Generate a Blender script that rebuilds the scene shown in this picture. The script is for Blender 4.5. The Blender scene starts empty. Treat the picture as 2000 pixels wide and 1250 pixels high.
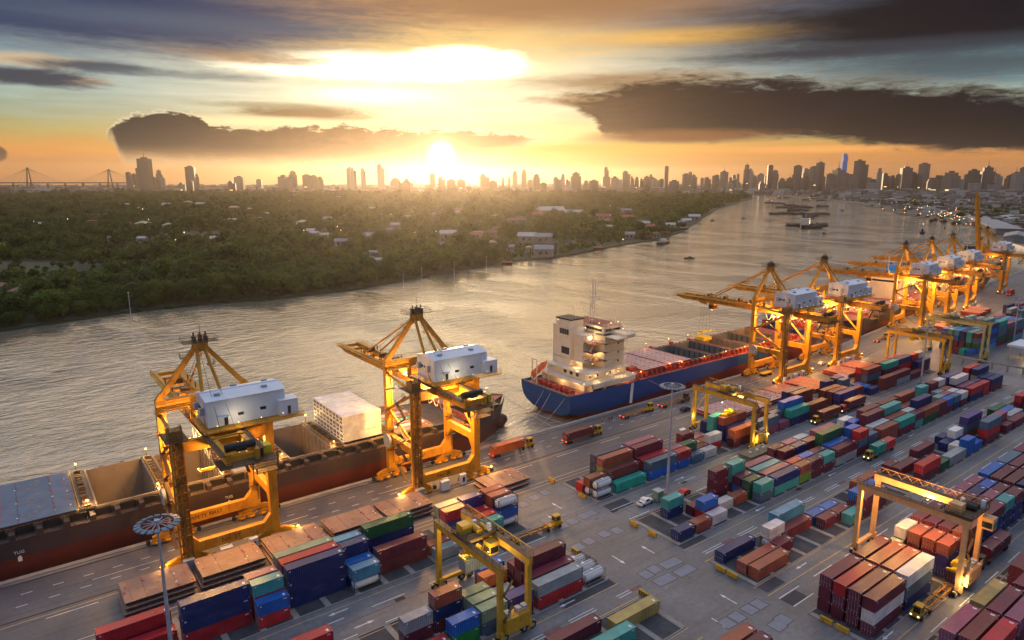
import bpy, math, random
import numpy as np
from mathutils import Vector, Matrix
R = math.radians
sc = bpy.context.scene
col = sc.collection
random.seed(7)

# ------------------------------------------------------------------ camera
F_PX, HOR, HEAD, CAM_H = 1333.0, 350.0, R(52.9), 85.0
PITCH = math.atan((625 - HOR) / F_PX)
WH = Vector((math.cos(HEAD), math.sin(HEAD), 0)); RT = Vector((math.sin(HEAD), -math.cos(HEAD), 0))
cam = bpy.data.cameras.new('camera'); camo = bpy.data.objects.new('camera', cam); col.objects.link(camo)
camo.location = (0, 0, CAM_H)
camo.rotation_euler = (R(90) - PITCH, 0, HEAD - R(90))
cam.sensor_width = 36; cam.lens = 36 * F_PX / 2000; cam.clip_start = 1; cam.clip_end = 60000
sc.camera = camo
CW = WH * math.cos(PITCH) - Vector((0, 0, 1)) * math.sin(PITCH)
CU = WH * math.sin(PITCH) + Vector((0, 0, 1)) * math.cos(PITCH)
def ray(px, py): return CW + RT * ((px - 1000) / F_PX) + CU * ((625 - py) / F_PX)
def un(px, py, z=0.0):
    d = ray(px, py); t = (z - CAM_H) / d.z
    return (d.x * t, d.y * t)
def at_depth(px, py, dep):
    d = ray(px, py); t = dep / d.dot(WH)
    return Vector((d.x * t, d.y * t, CAM_H + d.z * t))
def azel(px, py):
    d = ray(px, py).normalized()
    return math.degrees(math.atan2(d.dot(RT), d.dot(WH))), math.degrees(math.asin(d.z))

# ------------------------------------------------------------------ world / sky
world = bpy.data.worlds.new('World'); sc.world = world; world.use_nodes = True
wt = world.node_tree; wt.nodes.clear()
class V:
    t = None
    def __init__(s, sock): s.s = sock
    def __add__(a, b): return M('ADD', a, b)
    __radd__ = __add__
    def __sub__(a, b): return M('SUBTRACT', a, b)
    def __rsub__(a, b): return M('SUBTRACT', b, a)
    def __mul__(a, b): return M('MULTIPLY', a, b)
    __rmul__ = __mul__
    def __truediv__(a, b): return M('DIVIDE', a, b)
def put(inp, v):
    if isinstance(v, V): V.t.links.new(v.s, inp)
    else: inp.default_value = v
def M(op, *a, clamp=False):
    n = V.t.nodes.new('ShaderNodeMath'); n.operation = op; n.use_clamp = clamp
    for i, x in enumerate(a): put(n.inputs[i], x)
    return V(n.outputs[0])
def VM(op, *a, out=0):
    n = V.t.nodes.new('ShaderNodeVectorMath'); n.operation = op
    for i, x in enumerate(a): put(n.inputs[i], x)
    return V(n.outputs[out])
def sstep(lo, hi, x):
    n = V.t.nodes.new('ShaderNodeMapRange'); n.interpolation_type = 'SMOOTHSTEP'
    put(n.inputs[0], x); n.inputs[1].default_value = lo; n.inputs[2].default_value = hi
    n.inputs[3].default_value = 0; n.inputs[4].default_value = 1
    return V(n.outputs[0])
def noise(vec, scale, detail=4, rough=.55, dist=0):
    n = V.t.nodes.new('ShaderNodeTexNoise'); put(n.inputs['Vector'], vec)
    n.inputs['Scale'].default_value = scale; n.inputs['Detail'].default_value = detail
    n.inputs['Roughness'].default_value = rough; n.inputs['Distortion'].default_value = dist
    return V(n.outputs[0])
def mix(f, a, b, blend='MIX'):
    n = V.t.nodes.new('ShaderNodeMix'); n.data_type = 'RGBA'; n.blend_type = blend
    put(n.inputs[0], f); put(n.inputs[6], a if isinstance(a, V) else (*a, 1)); put(n.inputs[7], b if isinstance(b, V) else (*b, 1))
    return V(n.outputs[2])
def ramp(f, stops):
    n = V.t.nodes.new('ShaderNodeValToRGB'); put(n.inputs[0], f); e = n.color_ramp.elements
    while len(e) < len(stops): e.new(.5)
    for k, (p, c) in enumerate(stops): e[k].position = p; e[k].color = (*c, 1)
    return V(n.outputs[0])
def L(r, g, b):
    f = lambda c: (c / 12.92 if c <= .04045 else ((c + .055) / 1.055) ** 2.4)
    return tuple(f(c / 255) for c in (r, g, b))

SUN_AZ, SUN_EL = azel(862, 303)
V.t = wt
tc = wt.nodes.new('ShaderNodeTexCoord'); d = V(tc.outputs['Generated'])
fx = VM('DOT_PRODUCT', d, tuple(WH), out=1); rx = VM('DOT_PRODUCT', d, tuple(RT), out=1)
dz = VM('DOT_PRODUCT', d, (0, 0, 1), out=1)
az = M('ARCTAN2', rx, fx) * 57.2958
el = M('ARCSINE', dz) * 57.2958
loc3 = VM('MULTIPLY', d, (1, 1, 5.5))
n1 = noise(loc3, 4.5, 6, .58, .4) - .5
n2 = noise(loc3, 13, 6, .6, .6) - .5
n3 = noise(VM('MULTIPLY', d, (1, 1, 14)), 7, 6, .6, .3) - .5
n5 = noise(VM('MULTIPLY', d, (1, 1, 4.5)), 30, 8, .66, 1.0) - .5
n4 = noise(VM('MULTIPLY', d, (1, 1, 1.6)), 42, 6, .6, .2) - .5
t = M('SQRT', M('MAXIMUM', el, 0.0) / 90.0)
tt = M('ADD', t, n3 * .05, clamp=True)
p = lambda e: math.sqrt(e / 90)
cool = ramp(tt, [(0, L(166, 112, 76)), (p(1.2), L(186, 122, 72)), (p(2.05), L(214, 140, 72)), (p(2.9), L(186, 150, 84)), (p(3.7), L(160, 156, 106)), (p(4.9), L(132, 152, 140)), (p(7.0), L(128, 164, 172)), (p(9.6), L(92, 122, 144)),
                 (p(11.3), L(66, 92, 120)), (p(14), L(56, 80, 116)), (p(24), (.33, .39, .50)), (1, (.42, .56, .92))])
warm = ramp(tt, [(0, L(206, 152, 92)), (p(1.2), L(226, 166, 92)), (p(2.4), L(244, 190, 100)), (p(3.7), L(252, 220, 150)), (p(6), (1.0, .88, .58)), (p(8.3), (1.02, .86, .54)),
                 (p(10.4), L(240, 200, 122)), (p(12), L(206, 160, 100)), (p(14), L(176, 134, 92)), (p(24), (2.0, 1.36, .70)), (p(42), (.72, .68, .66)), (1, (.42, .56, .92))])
da = (az - SUN_AZ) / (sstep(13.0, 26.0, el) * 36.0 + 18.5)
wfac = M('EXPONENT', da * da * -1.0)
skyc = mix(wfac, cool, warm)
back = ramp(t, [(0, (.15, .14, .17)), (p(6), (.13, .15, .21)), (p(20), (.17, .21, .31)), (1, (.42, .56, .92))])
skyc = mix(sstep(52.0, 110.0, M('ABSOLUTE', az)), skyc, back)
nis = wt.nodes.new('ShaderNodeTexSky'); nis.sky_type = 'NISHITA'; nis.sun_disc = False
sdir_h = Matrix.Rotation(-R(SUN_AZ), 3, 'Z') @ WH
nis.sun_elevation = R(SUN_EL); nis.sun_rotation = math.atan2(sdir_h.x, sdir_h.y)
nis.air_density = 1.0; nis.dust_density = .3
nsc = wt.nodes.new('ShaderNodeVectorMath'); nsc.operation = 'SCALE'; wt.links.new(nis.outputs[0], nsc.inputs[0]); nsc.inputs[3].default_value = .012
skyc = VM('ADD', skyc, V(nsc.outputs[0]))
streak = ramp(n3 * .6 + n1 * .5 + n2 * .25 + .5, [(.25, (.66, .68, .72)), (.5, (1., 1., 1.)), (.75, (1.34, 1.28, 1.18))])
skyc = mix(sstep(1.0, 7.0, el), skyc, mix(1.0, skyc, streak, 'MULTIPLY'))
sd = tuple(Vector((sdir_h.x * math.cos(R(SUN_EL)), sdir_h.y * math.cos(R(SUN_EL)), math.sin(R(SUN_EL)))))
gam = M('ARCCOSINE', M('MINIMUM', VM('DOT_PRODUCT', d, sd, out=1), .999999)) * 57.2958
def scaled(colr, f):
    n = wt.nodes.new('ShaderNodeVectorMath'); n.operation = 'SCALE'; n.inputs[0].default_value = colr; put(n.inputs[3], f); return V(n.outputs[0])
def blob(c, x, y, hx, hy, color, soft=.35, amp=1.0, tilt=0.0, nz=None, op=1.0):
    a0, e0 = azel(x, y); ra = abs(azel(x + hx, y)[0] - azel(x - hx, y)[0]) / 2; re = abs(azel(x, y - hy)[1] - azel(x, y + hy)[1]) / 2
    u = (az - a0) / ra; v = (el - e0 - (az - a0) * tilt) / re
    q = M('SQRT', u * u + v * v) + (nz or n2) * amp + n5 * amp * .55
    m = M('SUBTRACT', 1.0, sstep(1 - soft, 1 + soft, q)) * op
    return mix(m, c, color)
def curve(pts):
    st = []
    for (x, y) in pts:
        a_, e_ = azel(x, y); st.append(((a_ + 45) / 90, (max(0, (e_ + 2) / 20),) * 3))
    return ramp((az + 45.0) / 90.0, st) * 20.0 - 2.0
def cloud(c, top, bot, color, st=.2, sb=.5, amp=.8, nz=None, op=1.0, lift=0.0, bamp=.5):
    w = (nz or n2) * amp * 1.2 + n5 * amp * 1.5; tp = curve(top) + lift; bt = curve(bot)
    m = M('SUBTRACT', 1.0, sstep(-st, st, el + w - tp)) * sstep(-sb, sb, el + w * bamp - bt) * op
    return mix(m, c, color)
c = skyc
# bright breaks in the veil
c = blob(c, 740, 130, 250, 24, (3.2, 2.7, 1.8), .5, .8)
c = blob(c, 900, 122, 110, 30, (3.2, 2.7, 1.8), .35, .7)
c = blob(c, 720, 185, 110, 15, (1.5, 1.35, 1.0), .8, .8)
c = blob(c, 960, 262, 190, 16, (1.2, .88, .38), .8, .9)
# tan and grey veils
c = blob(c, 1000, 6, 420, 36, L(160, 118, 82), .7, .8, nz=n3)
c = blob(c, 470, 106, 130, 13, L(176, 138, 96), .7, 1.6, op=.85)
c = blob(c, 560, 120, 120, 9, L(190, 150, 104), .7, 1.6, op=.7)
c = blob(c, 1350, 70, 200, 15, L(242, 188, 104), .8, .9, nz=n3)
c = blob(c, 180, 12, 620, 80, L(40, 62, 96), .6, .8, nz=n3)
c = blob(c, 330, 40, 330, 20, L(80, 96, 118), .8, 1.0, nz=n3, op=.7)
c = blob(c, 60, 118, 120, 13, L(208, 182, 146), .6, 1.3)
c = blob(c, 130, 155, 80, 8, L(214, 186, 150), .6, 1.3)
c = blob(c, 40, 148, 150, 17, L(58, 68, 82), .5, 1.4)
c = blob(c, 190, 130, 140, 10, L(72, 84, 96), .6, 1.4)
c = blob(c, 380, 148, 140, 8, L(104, 116, 120), .7, 1.4, op=.7)
c = blob(c, 600, 222, 120, 12, L(138, 112, 76), .5, 1.3)
c = blob(c, 520, 206, 120, 6, L(150, 140, 110), .7, 1.4, op=.7)
# the anvil bank left of the sun, thinning towards it
c = blob(c, 520, 238, 170, 9, (1.1, .86, .46), .7, .9)
AT = [(-300, 330), (190, 330), (205, 268), (218, 246), (232, 233), (262, 225), (320, 220), (372, 223), (396, 234), (404, 246), (450, 251), (600, 249), (700, 247), (770, 256), (900, 258), (1000, 262), (1070, 270), (1090, 330), (2300, 330)]
AB = [(-300, 200), (190, 200), (205, 258), (224, 268), (232, 300), (244, 314), (500, 320), (800, 322), (980, 300), (1070, 262), (1090, 200), (2300, 200)]
acol = mix(sstep(-28.0, -9.0, az + n2 * 8.0), L(20, 32, 42), L(118, 84, 50))
acol = mix(1.0, acol, ramp(n5 + n4 * .8 + .5, [(.25, (.72,) * 3), (.75, (1.3,) * 3)]), 'MULTIPLY')
acol = mix(sstep(2.6, 1.2, el), acol, L(150, 112, 74))
c = cloud(c, AT, AB, (1.3, 1.05, .65), .10, .8, .9, n4, .6, .12)
c = cloud(c, AT, AB, acol, .16, .8, .9, n4)
# dark bank on the right and the dark upper right
c = blob(c, 1950, 18, 620, 86, L(12, 14, 28), .55, .6, nz=n3)
c = blob(c, 1700, 96, 330, 14, L(48, 54, 66), .7, .9, nz=n3)
c = blob(c, 1900, 128, 420, 34, L(66, 80, 88), .7, .9, nz=n3, op=.85)
c = blob(c, 1230, 160, 190, 20, L(150, 114, 76), .7, 1.0, nz=n3, op=.9)
c = blob(c, 1180, 195, 120, 12, L(150, 108, 66), .5, 1.2)
BT = [(-300, 300), (1060, 300), (1075, 204), (1130, 190), (1180, 178), (1240, 160), (1300, 150), (1450, 152), (1600, 160), (1800, 172), (2000, 180), (2300, 182)]
BB = [(-300, 100), (1060, 100), (1075, 192), (1130, 212), (1158, 232), (1180, 262), (1250, 272), (1400, 270), (1480, 264), (1600, 268), (1700, 284), (1800, 292), (2000, 295), (2300, 300)]
bcol = mix(sstep(4.0, 20.0, az + n2 * 6.0), L(62, 46, 38), L(4, 10, 26)); bcol = mix(1.0, bcol, ramp(n1 + n2 * .8 + n5 * .7 + .5, [(.25, (.55,) * 3), (.75, (1.7,) * 3)]), 'MULTIPLY')
c = cloud(c, BT, BB, (.7, .55, .32), .7, .3, 1.3, n2, .3, .4)
c = cloud(c, BT, BB, bcol, .7, .4, 1.7, n2)
c = blob(c, 1330, 266, 170, 13, L(128, 84, 54), .6, .8)
c = blob(c, 1160, 292, 190, 7, L(252, 182, 84), .8, 1.2, nz=n3)
c = blob(c, 1600, 291, 140, 6, L(246, 172, 92), .8, 1.2, nz=n3)
c = blob(c, -6, 299, 20, 15, L(96, 70, 52), .2, .5, nz=n4)
g1 = M('EXPONENT', (gam / .62) * (gam / .62) * -1.0) * 8.0
g2 = M('EXPONENT', gam / -1.6) * .8
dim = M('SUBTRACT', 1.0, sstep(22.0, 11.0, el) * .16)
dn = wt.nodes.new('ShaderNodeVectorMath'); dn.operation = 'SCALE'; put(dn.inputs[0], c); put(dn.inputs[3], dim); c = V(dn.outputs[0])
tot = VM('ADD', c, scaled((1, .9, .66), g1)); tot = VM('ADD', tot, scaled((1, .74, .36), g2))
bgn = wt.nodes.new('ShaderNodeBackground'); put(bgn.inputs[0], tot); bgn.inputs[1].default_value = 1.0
world.cycles.sampling_method = 'MANUAL'; world.cycles.sample_map_resolution = 512
wo = wt.nodes.new('ShaderNodeOutputWorld'); wt.links.new(bgn.outputs[0], wo.inputs[0])

# ------------------------------------------------------------------ sun, exposure
sl = bpy.data.lights.new('sun', 'SUN'); sl.energy = 2.6; sl.angle = R(.53); sl.color = (1, .66, .36)
so = bpy.data.objects.new('sun', sl); col.objects.link(so)
so.rotation_euler = Vector(sd).to_track_quat('Z', 'Y').to_euler()
sc.view_settings.view_transform = 'Standard'; sc.view_settings.look = 'None'; sc.view_settings.gamma = 1; sc.view_settings.exposure = 0.3
sc.view_settings.use_curve_mapping = False
cy = sc.cycles
cy.max_bounces = 6; cy.diffuse_bounces = 2; cy.glossy_bounces = 3; cy.transmission_bounces = 3; cy.volume_bounces = 0; cy.transparent_max_bounces = 6
cy.caustics_reflective = False; cy.caustics_refractive = False; cy.sample_clamp_indirect = 4; cy.sample_clamp_direct = 0
cy.use_denoising = True; cy.blur_glossy = 1.0

# ------------------------------------------------------------------ materials
MATS = {}
def newmat(name):
    m = bpy.data.materials.new(name); m.use_nodes = True; V.t = m.node_tree
    b = V.t.nodes['Principled BSDF']; MATS[name] = m
    return m, b
def pos(scale=None):
    g = V.t.nodes.new('ShaderNodeNewGeometry'); v = V(g.outputs['Position'])
    return VM('MULTIPLY', v, scale) if scale else v
def mat(name, c, rough=.6, metal=0., var=.3, sc_=.6, dirt=0., dirtc=(.06, .04, .025), emit=0., spec=.4):
    m, b = newmat(name)
    if emit:
        b.inputs['Emission Color'].default_value = (*c, 1); b.inputs['Emission Strength'].default_value = emit
        b.inputs['Base Color'].default_value = (*c, 1); return m
    n = noise(pos(), sc_, 5, .6)
    cc = mix(1.0, c, ramp(n, [(.25, (1 - var,) * 3), (.75, (1 + var * .55,) * 3)]), 'MULTIPLY')
    if dirt:
        n_ = noise(pos((1, 1, .25)), sc_ * 2.3, 6, .68)
        cc = mix(sstep(.52, .75, n_) * dirt, cc, dirtc)
    put(b.inputs['Base Color'], cc); b.inputs['Roughness'].default_value = rough; b.inputs['Metallic'].default_value = metal
    b.inputs['Specular IOR Level'].default_value = spec
    return m
mat('crane_yellow', (.60, .27, .016), .5, 0, .4, .3, .8, (.13, .055, .018))
mat('rtg_yellow', (.60, .33, .03), .5, 0, .28, .5, .45, (.10, .06, .02))
mat('rtg_pale', (.52, .45, .16), .55, 0, .3, .5, .5, (.14, .11, .05))
mat('rtg_yellow_lit', (.72, .40, .17), .5, 0, .22, .5, .3, (.2, .1, .05))  # the yard gantry yellow with its orange floodlight mixed into the colour
mat('spreader_yellow', (.75, .50, .02), .45, 0, .2, .8, .2)
mat('dark_steel', (.13, .082, .045), .6, .2, .45, .8)
mat('black', (.015, .015, .016), .6)
mat('shaded_yellow', (.26, .125, .025), .6, 0, .4, .6, .6, (.07, .035, .015))  # crane yellow darkened, the shade at the leg put into the colour
mat('rubber', (.02, .02, .02), .85)
mat('white_panel', (.66, .70, .74), .5, 0, .12, .25, .25, (.42, .36, .3))
mat('white', (.74, .74, .72), .5, 0, .1, .5)
mat('ship_white', (.72, .63, .48), .5, 0, .12, .3, .3, (.42, .32, .2))
mat('grey_box', (.35, .37, .39), .5)
mat('glass_dark', (.015, .02, .025), .15, 0, .1, spec=.8)
mat('brown_cover', (.26, .17, .135), .65, 0, .3, .3, .45, (.14, .07, .04))
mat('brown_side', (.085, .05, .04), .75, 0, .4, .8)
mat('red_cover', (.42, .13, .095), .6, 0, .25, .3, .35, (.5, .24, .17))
mat('pink_cover', (.50, .30, .28), .6, 0, .2, .3, .25, (.34, .14, .12))
mat('blue_cover', (.075, .13, .215), .6, 0, .3, .3, .4, (.05, .06, .08))
mat('red_line', (.34, .05, .03), .6)
mat('ship_red', (.36, .045, .035), .55, 0, .3, .4)
mat('hold_tan', (.30, .235, .165), .75, 0, .22, .25, .5, (.17, .10, .06))
mat('hold_grey', (.14, .16, .155), .75, 0, .25, .3, .4, (.1, .08, .06))
mat('deck_brown', (.12, .085, .06), .75, 0, .4, .4)
mat('deck_red', (.30, .06, .05), .65, 0, .3, .4)
mat('hull_dark', (.055, .04, .042), .6, 0, .3, .2)
mat('lifeboat', (.62, .12, .03), .4)
mat('rope', (.45, .42, .36), .8)
mat('concrete_strip', (.30, .27, .235), .85, 0, .3, .5, .5, (.12, .10, .08))
mat('asphalt_pad', (.060, .062, .068), .85, 0, .45, .35, .4, (.10, .09, .08))
mat('asphalt_dark', (.055, .058, .068), .82, 0, .4, .12)
mat('kerb_yellow', (.55, .33, .03), .7, 0, .35, .8, .4)
mat('paint_white', (.72, .72, .70), .7, 0, .3, 1.2)
mat('paint_yellow', (.62, .40, .13), .7, 0, .35, 1.0)
mat('paint_red', (.22, .10, .10), .75, 0, .4, .8)
mat('plate_blue', (.20, .215, .26), .6, 0, .2, .6)
mat('steel_rail', (.05, .045, .04), .5, .4)
mat('mast_grey', (.40, .40, .42), .5)
mat('lamp_blue', (.10, .16, .22), .4)
mat('truck_yellow', (.50, .29, .015), .4, 0, .15)
mat('chassis_orange', (.42, .17, .02), .55, 0, .3)
mat('car_white', (.75, .75, .73), .3, 0, .05)
mat('car_red', (.5, .02, .02), .3, 0, .05)
mat('kiosk_green', (.16, .24, .17), .6)
mat('roof_brown', (.17, .13, .085), .8, 0, .3, .6)
mat('wall_cream', (.30, .27, .22), .8)
mat('purple_roof', (.22, .19, .42), .6)
mat('bark', (.09, .07, .05), .9)
mat('skin', (.4, .25, .18), .6); mat('cloth_dark', (.05, .06, .09), .9); mat('cloth_orange', (.5, .15, .03), .8)
mat('barge_wood', (.075, .05, .036), .75, 0, .4, .3)
mat('sodium', (1., .52, .12), emit=4.5)
mat('warm_bulb', (1., .74, .38), emit=3.2)
mat('cool_bulb', (1., .88, .6), emit=3.5)
mat('red_lamp', (1., .05, .03), emit=3.0)
mat('star_lamp', (1., .42, .11), emit=5.0)
mat('green_lamp', (.75, 1., .4), emit=5.0)
mat('village_lamp', (1., .8, .5), emit=5.0)
mat('lit_facade', (1., .72, .3), emit=1.6)
ROOFC = dict(roof_rust=(.27, .11, .07), roof_zinc=(.50, .46, .40), roof_cream=(.58, .46, .27), roof_red=(.40, .09, .05), roof_grey=(.28, .28, .28))
for k, v in ROOFC.items(): mat(k, v, .7, 0, .25, .25)
for k, v in dict(tower_tan=(.23, .18, .15), tower_dark=(.10, .085, .085), tower_pale=(.34, .29, .25), tower_brown=(.17, .125, .10), tower_blue=(.005, .30, .95)).items():
    m, b = newmat(k)
    ps = V.t.nodes.new('ShaderNodeSeparateXYZ'); V.t.links.new(pos().s, ps.inputs[0])
    bands = M('FRACT', V(ps.outputs[2]) / 14.0); up = M('FRACT', (V(ps.outputs[0]) + V(ps.outputs[1])) / 17.0)
    f = M('MAXIMUM', sstep(.55, .62, bands) * .55, sstep(.6, .68, up) * .45)
    put(b.inputs['Base Color'], mix(f, v, tuple(x * .55 for x in v))); b.inputs['Roughness'].default_value = .55

# container paint: colour comes from the object, wear from noise
m, b = newmat('container_paint')
oi = V.t.nodes.new('ShaderNodeObjectInfo')
oc = V(oi.outputs['Color'])
nn = noise(pos(), .32, 5, .62); nf = noise(pos((1.0, 1.0, .22)), 1.5, 6, .7); ng = noise(pos((.35, 2.2, 1)), .8, 4, .65)
c1 = mix(1.0, oc, ramp(nn, [(.3, (.72,) * 3), (.7, (1.22,) * 3)]), 'MULTIPLY')
c1 = mix(sstep(.50, .80, ng) * .28, c1, (.20, .165, .15))
c1 = mix(sstep(.60, .74, nf) * .55, c1, (.085, .04, .025))
put(b.inputs['Base Color'], c1); b.inputs['Roughness'].default_value = .48; b.inputs['Specular IOR Level'].default_value = .45
put(b.inputs['Roughness'], M('ADD', nn * .34, .22))

# ground
m, b = newmat('concrete_ground')
a1 = noise(pos(), .045, 6, .62); a2 = noise(pos((.035, .5, 1)), 1.0, 5, .6); a3 = noise(pos((.4, .05, 1)), 1.0, 5, .6); a4 = noise(pos(), .9, 6, .7)
cg = ramp(a1, [(.26, (.075, .078, .086)), (.5, (.14, .142, .150)), (.74, (.23, .226, .225))])
cg = mix(sstep(.50, .72, a2) * .5, cg, (.075, .07, .07)); cg = mix(sstep(.56, .75, a3) * .35, cg, (.08, .075, .072))
a5 = noise(pos(), .22, 7, .72); cg = mix(sstep(.60, .70, a5) * .6, cg, (.05, .048, .046)); a6 = noise(pos((.02, 1.8, 1)), 1.0, 4, .6); cg = mix(sstep(.58, .70, a6) * .45, cg, (.06, .057, .056))
cg = mix(1.0, cg, ramp(a4, [(.3, (.78,) * 3), (.7, (1.18,) * 3)]), 'MULTIPLY')
gs = V.t.nodes.new('ShaderNodeSeparateXYZ'); V.t.links.new(pos().s, gs.inputs[0])
put(b.inputs['Base Color'], cg); put(b.inputs['Roughness'], M('ADD', a1 * .4, .30)); b.inputs['Specular IOR Level'].default_value = .45
m, b = newmat('road_asphalt')
a1 = noise(pos(), .05, 5, .6); a2 = noise(pos((.03, .9, 1)), 1.0, 5, .62); a4 = noise(pos(), 1.1, 6, .7)
cg = ramp(a1, [(.3, (.07, .068, .075)), (.7, (.125, .118, .122))]); cg = mix(sstep(.5, .7, a2) * .5, cg, (.055, .052, .055))
cg = mix(1.0, cg, ramp(a4, [(.3, (.82,) * 3), (.7, (1.15,) * 3)]), 'MULTIPLY')
put(b.inputs['Base Color'], cg); put(b.inputs['Roughness'], M('ADD', a2 * .3, .40)); b.inputs['Specular IOR Level'].default_value = .45
m, b = newmat('bank_ground')
put(b.inputs['Base Color'], ramp(noise(pos(), .012, 6, .6), [(.3, (.022, .032, .012)), (.55, (.045, .055, .022)), (.75, (.10, .08, .045))])); b.inputs['Roughness'].default_value = .95
m, b = newmat('city_ground')
put(b.inputs['Base Color'], ramp(noise(pos(), .02, 6, .7), [(.3, (.03, .03, .025)), (.5, (.10, .085, .07)), (.7, (.2, .17, .14))])); b.inputs['Roughness'].default_value = .95
m, b = newmat('river_water')
w1 = noise(pos((.5, 1.3, 1)), .16, 4, .55, .6); w2 = noise(pos((.7, 1.2, 1)), .5, 4, .6, .4); w3 = noise(pos(), .012, 3, .5)
wp = noise(pos((1, .55, 1)), .02, 4, .55, .5); hgt = (w1 * 1.5 + w2 * .55) * M('ADD', sstep(.38, .62, wp) * .9, .35)
bp = V.t.nodes.new('ShaderNodeBump'); bp.inputs['Strength'].default_value = .85; bp.inputs['Distance'].default_value = .75; put(bp.inputs['Height'], hgt)
put(b.inputs['Base Color'], ramp(w3, [(.3, (.27, .225, .155)), (.7, (.36, .30, .205))]))
put(b.inputs['Roughness'], M('ADD', w3 * .12, .10)); b.inputs['IOR'].default_value = 1.7
V.t.links.new(bp.outputs[0], b.inputs['Normal']); V.t.links.new(bp.outputs[0], b.inputs['Coat Normal']); b.inputs['Coat Weight'].default_value = 1.0; b.inputs['Coat Roughness'].default_value = .08; b.inputs['Coat IOR'].default_value = 1.6
def leafmat(name, c0, c1_):
    m, b = newmat(name)
    oi = V.t.nodes.new('ShaderNodeObjectInfo'); r_ = V(oi.outputs['Random'])
    cc = mix(r_, c0, c1_); cc = mix(1.0, cc, ramp(noise(pos(), .35, 3, .6), [(.3, (.6,) * 3), (.7, (1.35,) * 3)]), 'MULTIPLY')
    put(b.inputs['Base Color'], cc); b.inputs['Roughness'].default_value = .7; b.inputs['Specular IOR Level'].default_value = .2
    out = V.t.nodes['Material Output']; tr = V.t.nodes.new('ShaderNodeBsdfTranslucent'); put(tr.inputs[0], mix(1.0, cc, (1.5, 1.6, .6), 'MULTIPLY'))
    ms = V.t.nodes.new('ShaderNodeMixShader'); ms.inputs[0].default_value = .3
    V.t.links.new(b.outputs[0], ms.inputs[1]); V.t.links.new(tr.outputs[0], ms.inputs[2]); V.t.links.new(ms.outputs[0], out.inputs[0])
leafmat('foliage', (.016, .046, .008), (.085, .125, .026))
leafmat('palm_leaf', (.030, .048, .016), (.055, .07, .024))
# hull paints: boot-top at a height above the water
def hullmat(name, top, low, zc, grime, trim=0.):
    m, b = newmat(name)
    s_ = V.t.nodes.new('ShaderNodeSeparateXYZ'); V.t.links.new(pos().s, s_.inputs[0]); z = V(s_.outputs[2])
    n_ = noise(pos((.6, .6, .12)), .5, 6, .68); nl = noise(pos((.08, .08, .5)), .7, 5, .6)
    zc2 = M('ADD', V(s_.outputs[0]) * trim, zc) if trim else zc
    cc = mix(sstep(.05, -.05, z - zc2), mix(nl, tuple(x * .65 for x in top), tuple(x * 1.3 for x in top)), mix(nl, tuple(x * .6 for x in low), tuple(x * 1.35 for x in low)))
    cc = mix(sstep(.5, .74, n_) * grime, cc, (.10, .05, .03))
    put(b.inputs['Base Color'], cc); b.inputs['Roughness'].default_value = .5
hullmat('hull_black_red', (.045, .032, .038), (.11, .022, .016), 3.6, .5)
hullmat('hull_blue', (.002, .055, .24), (.13, .014, .022), -7.6, .10, .042)
hullmat('hull_navy', (.045, .032, .035), (.16, .04, .03), 1.5, .4)
def G(n): return MATS[n]

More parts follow.
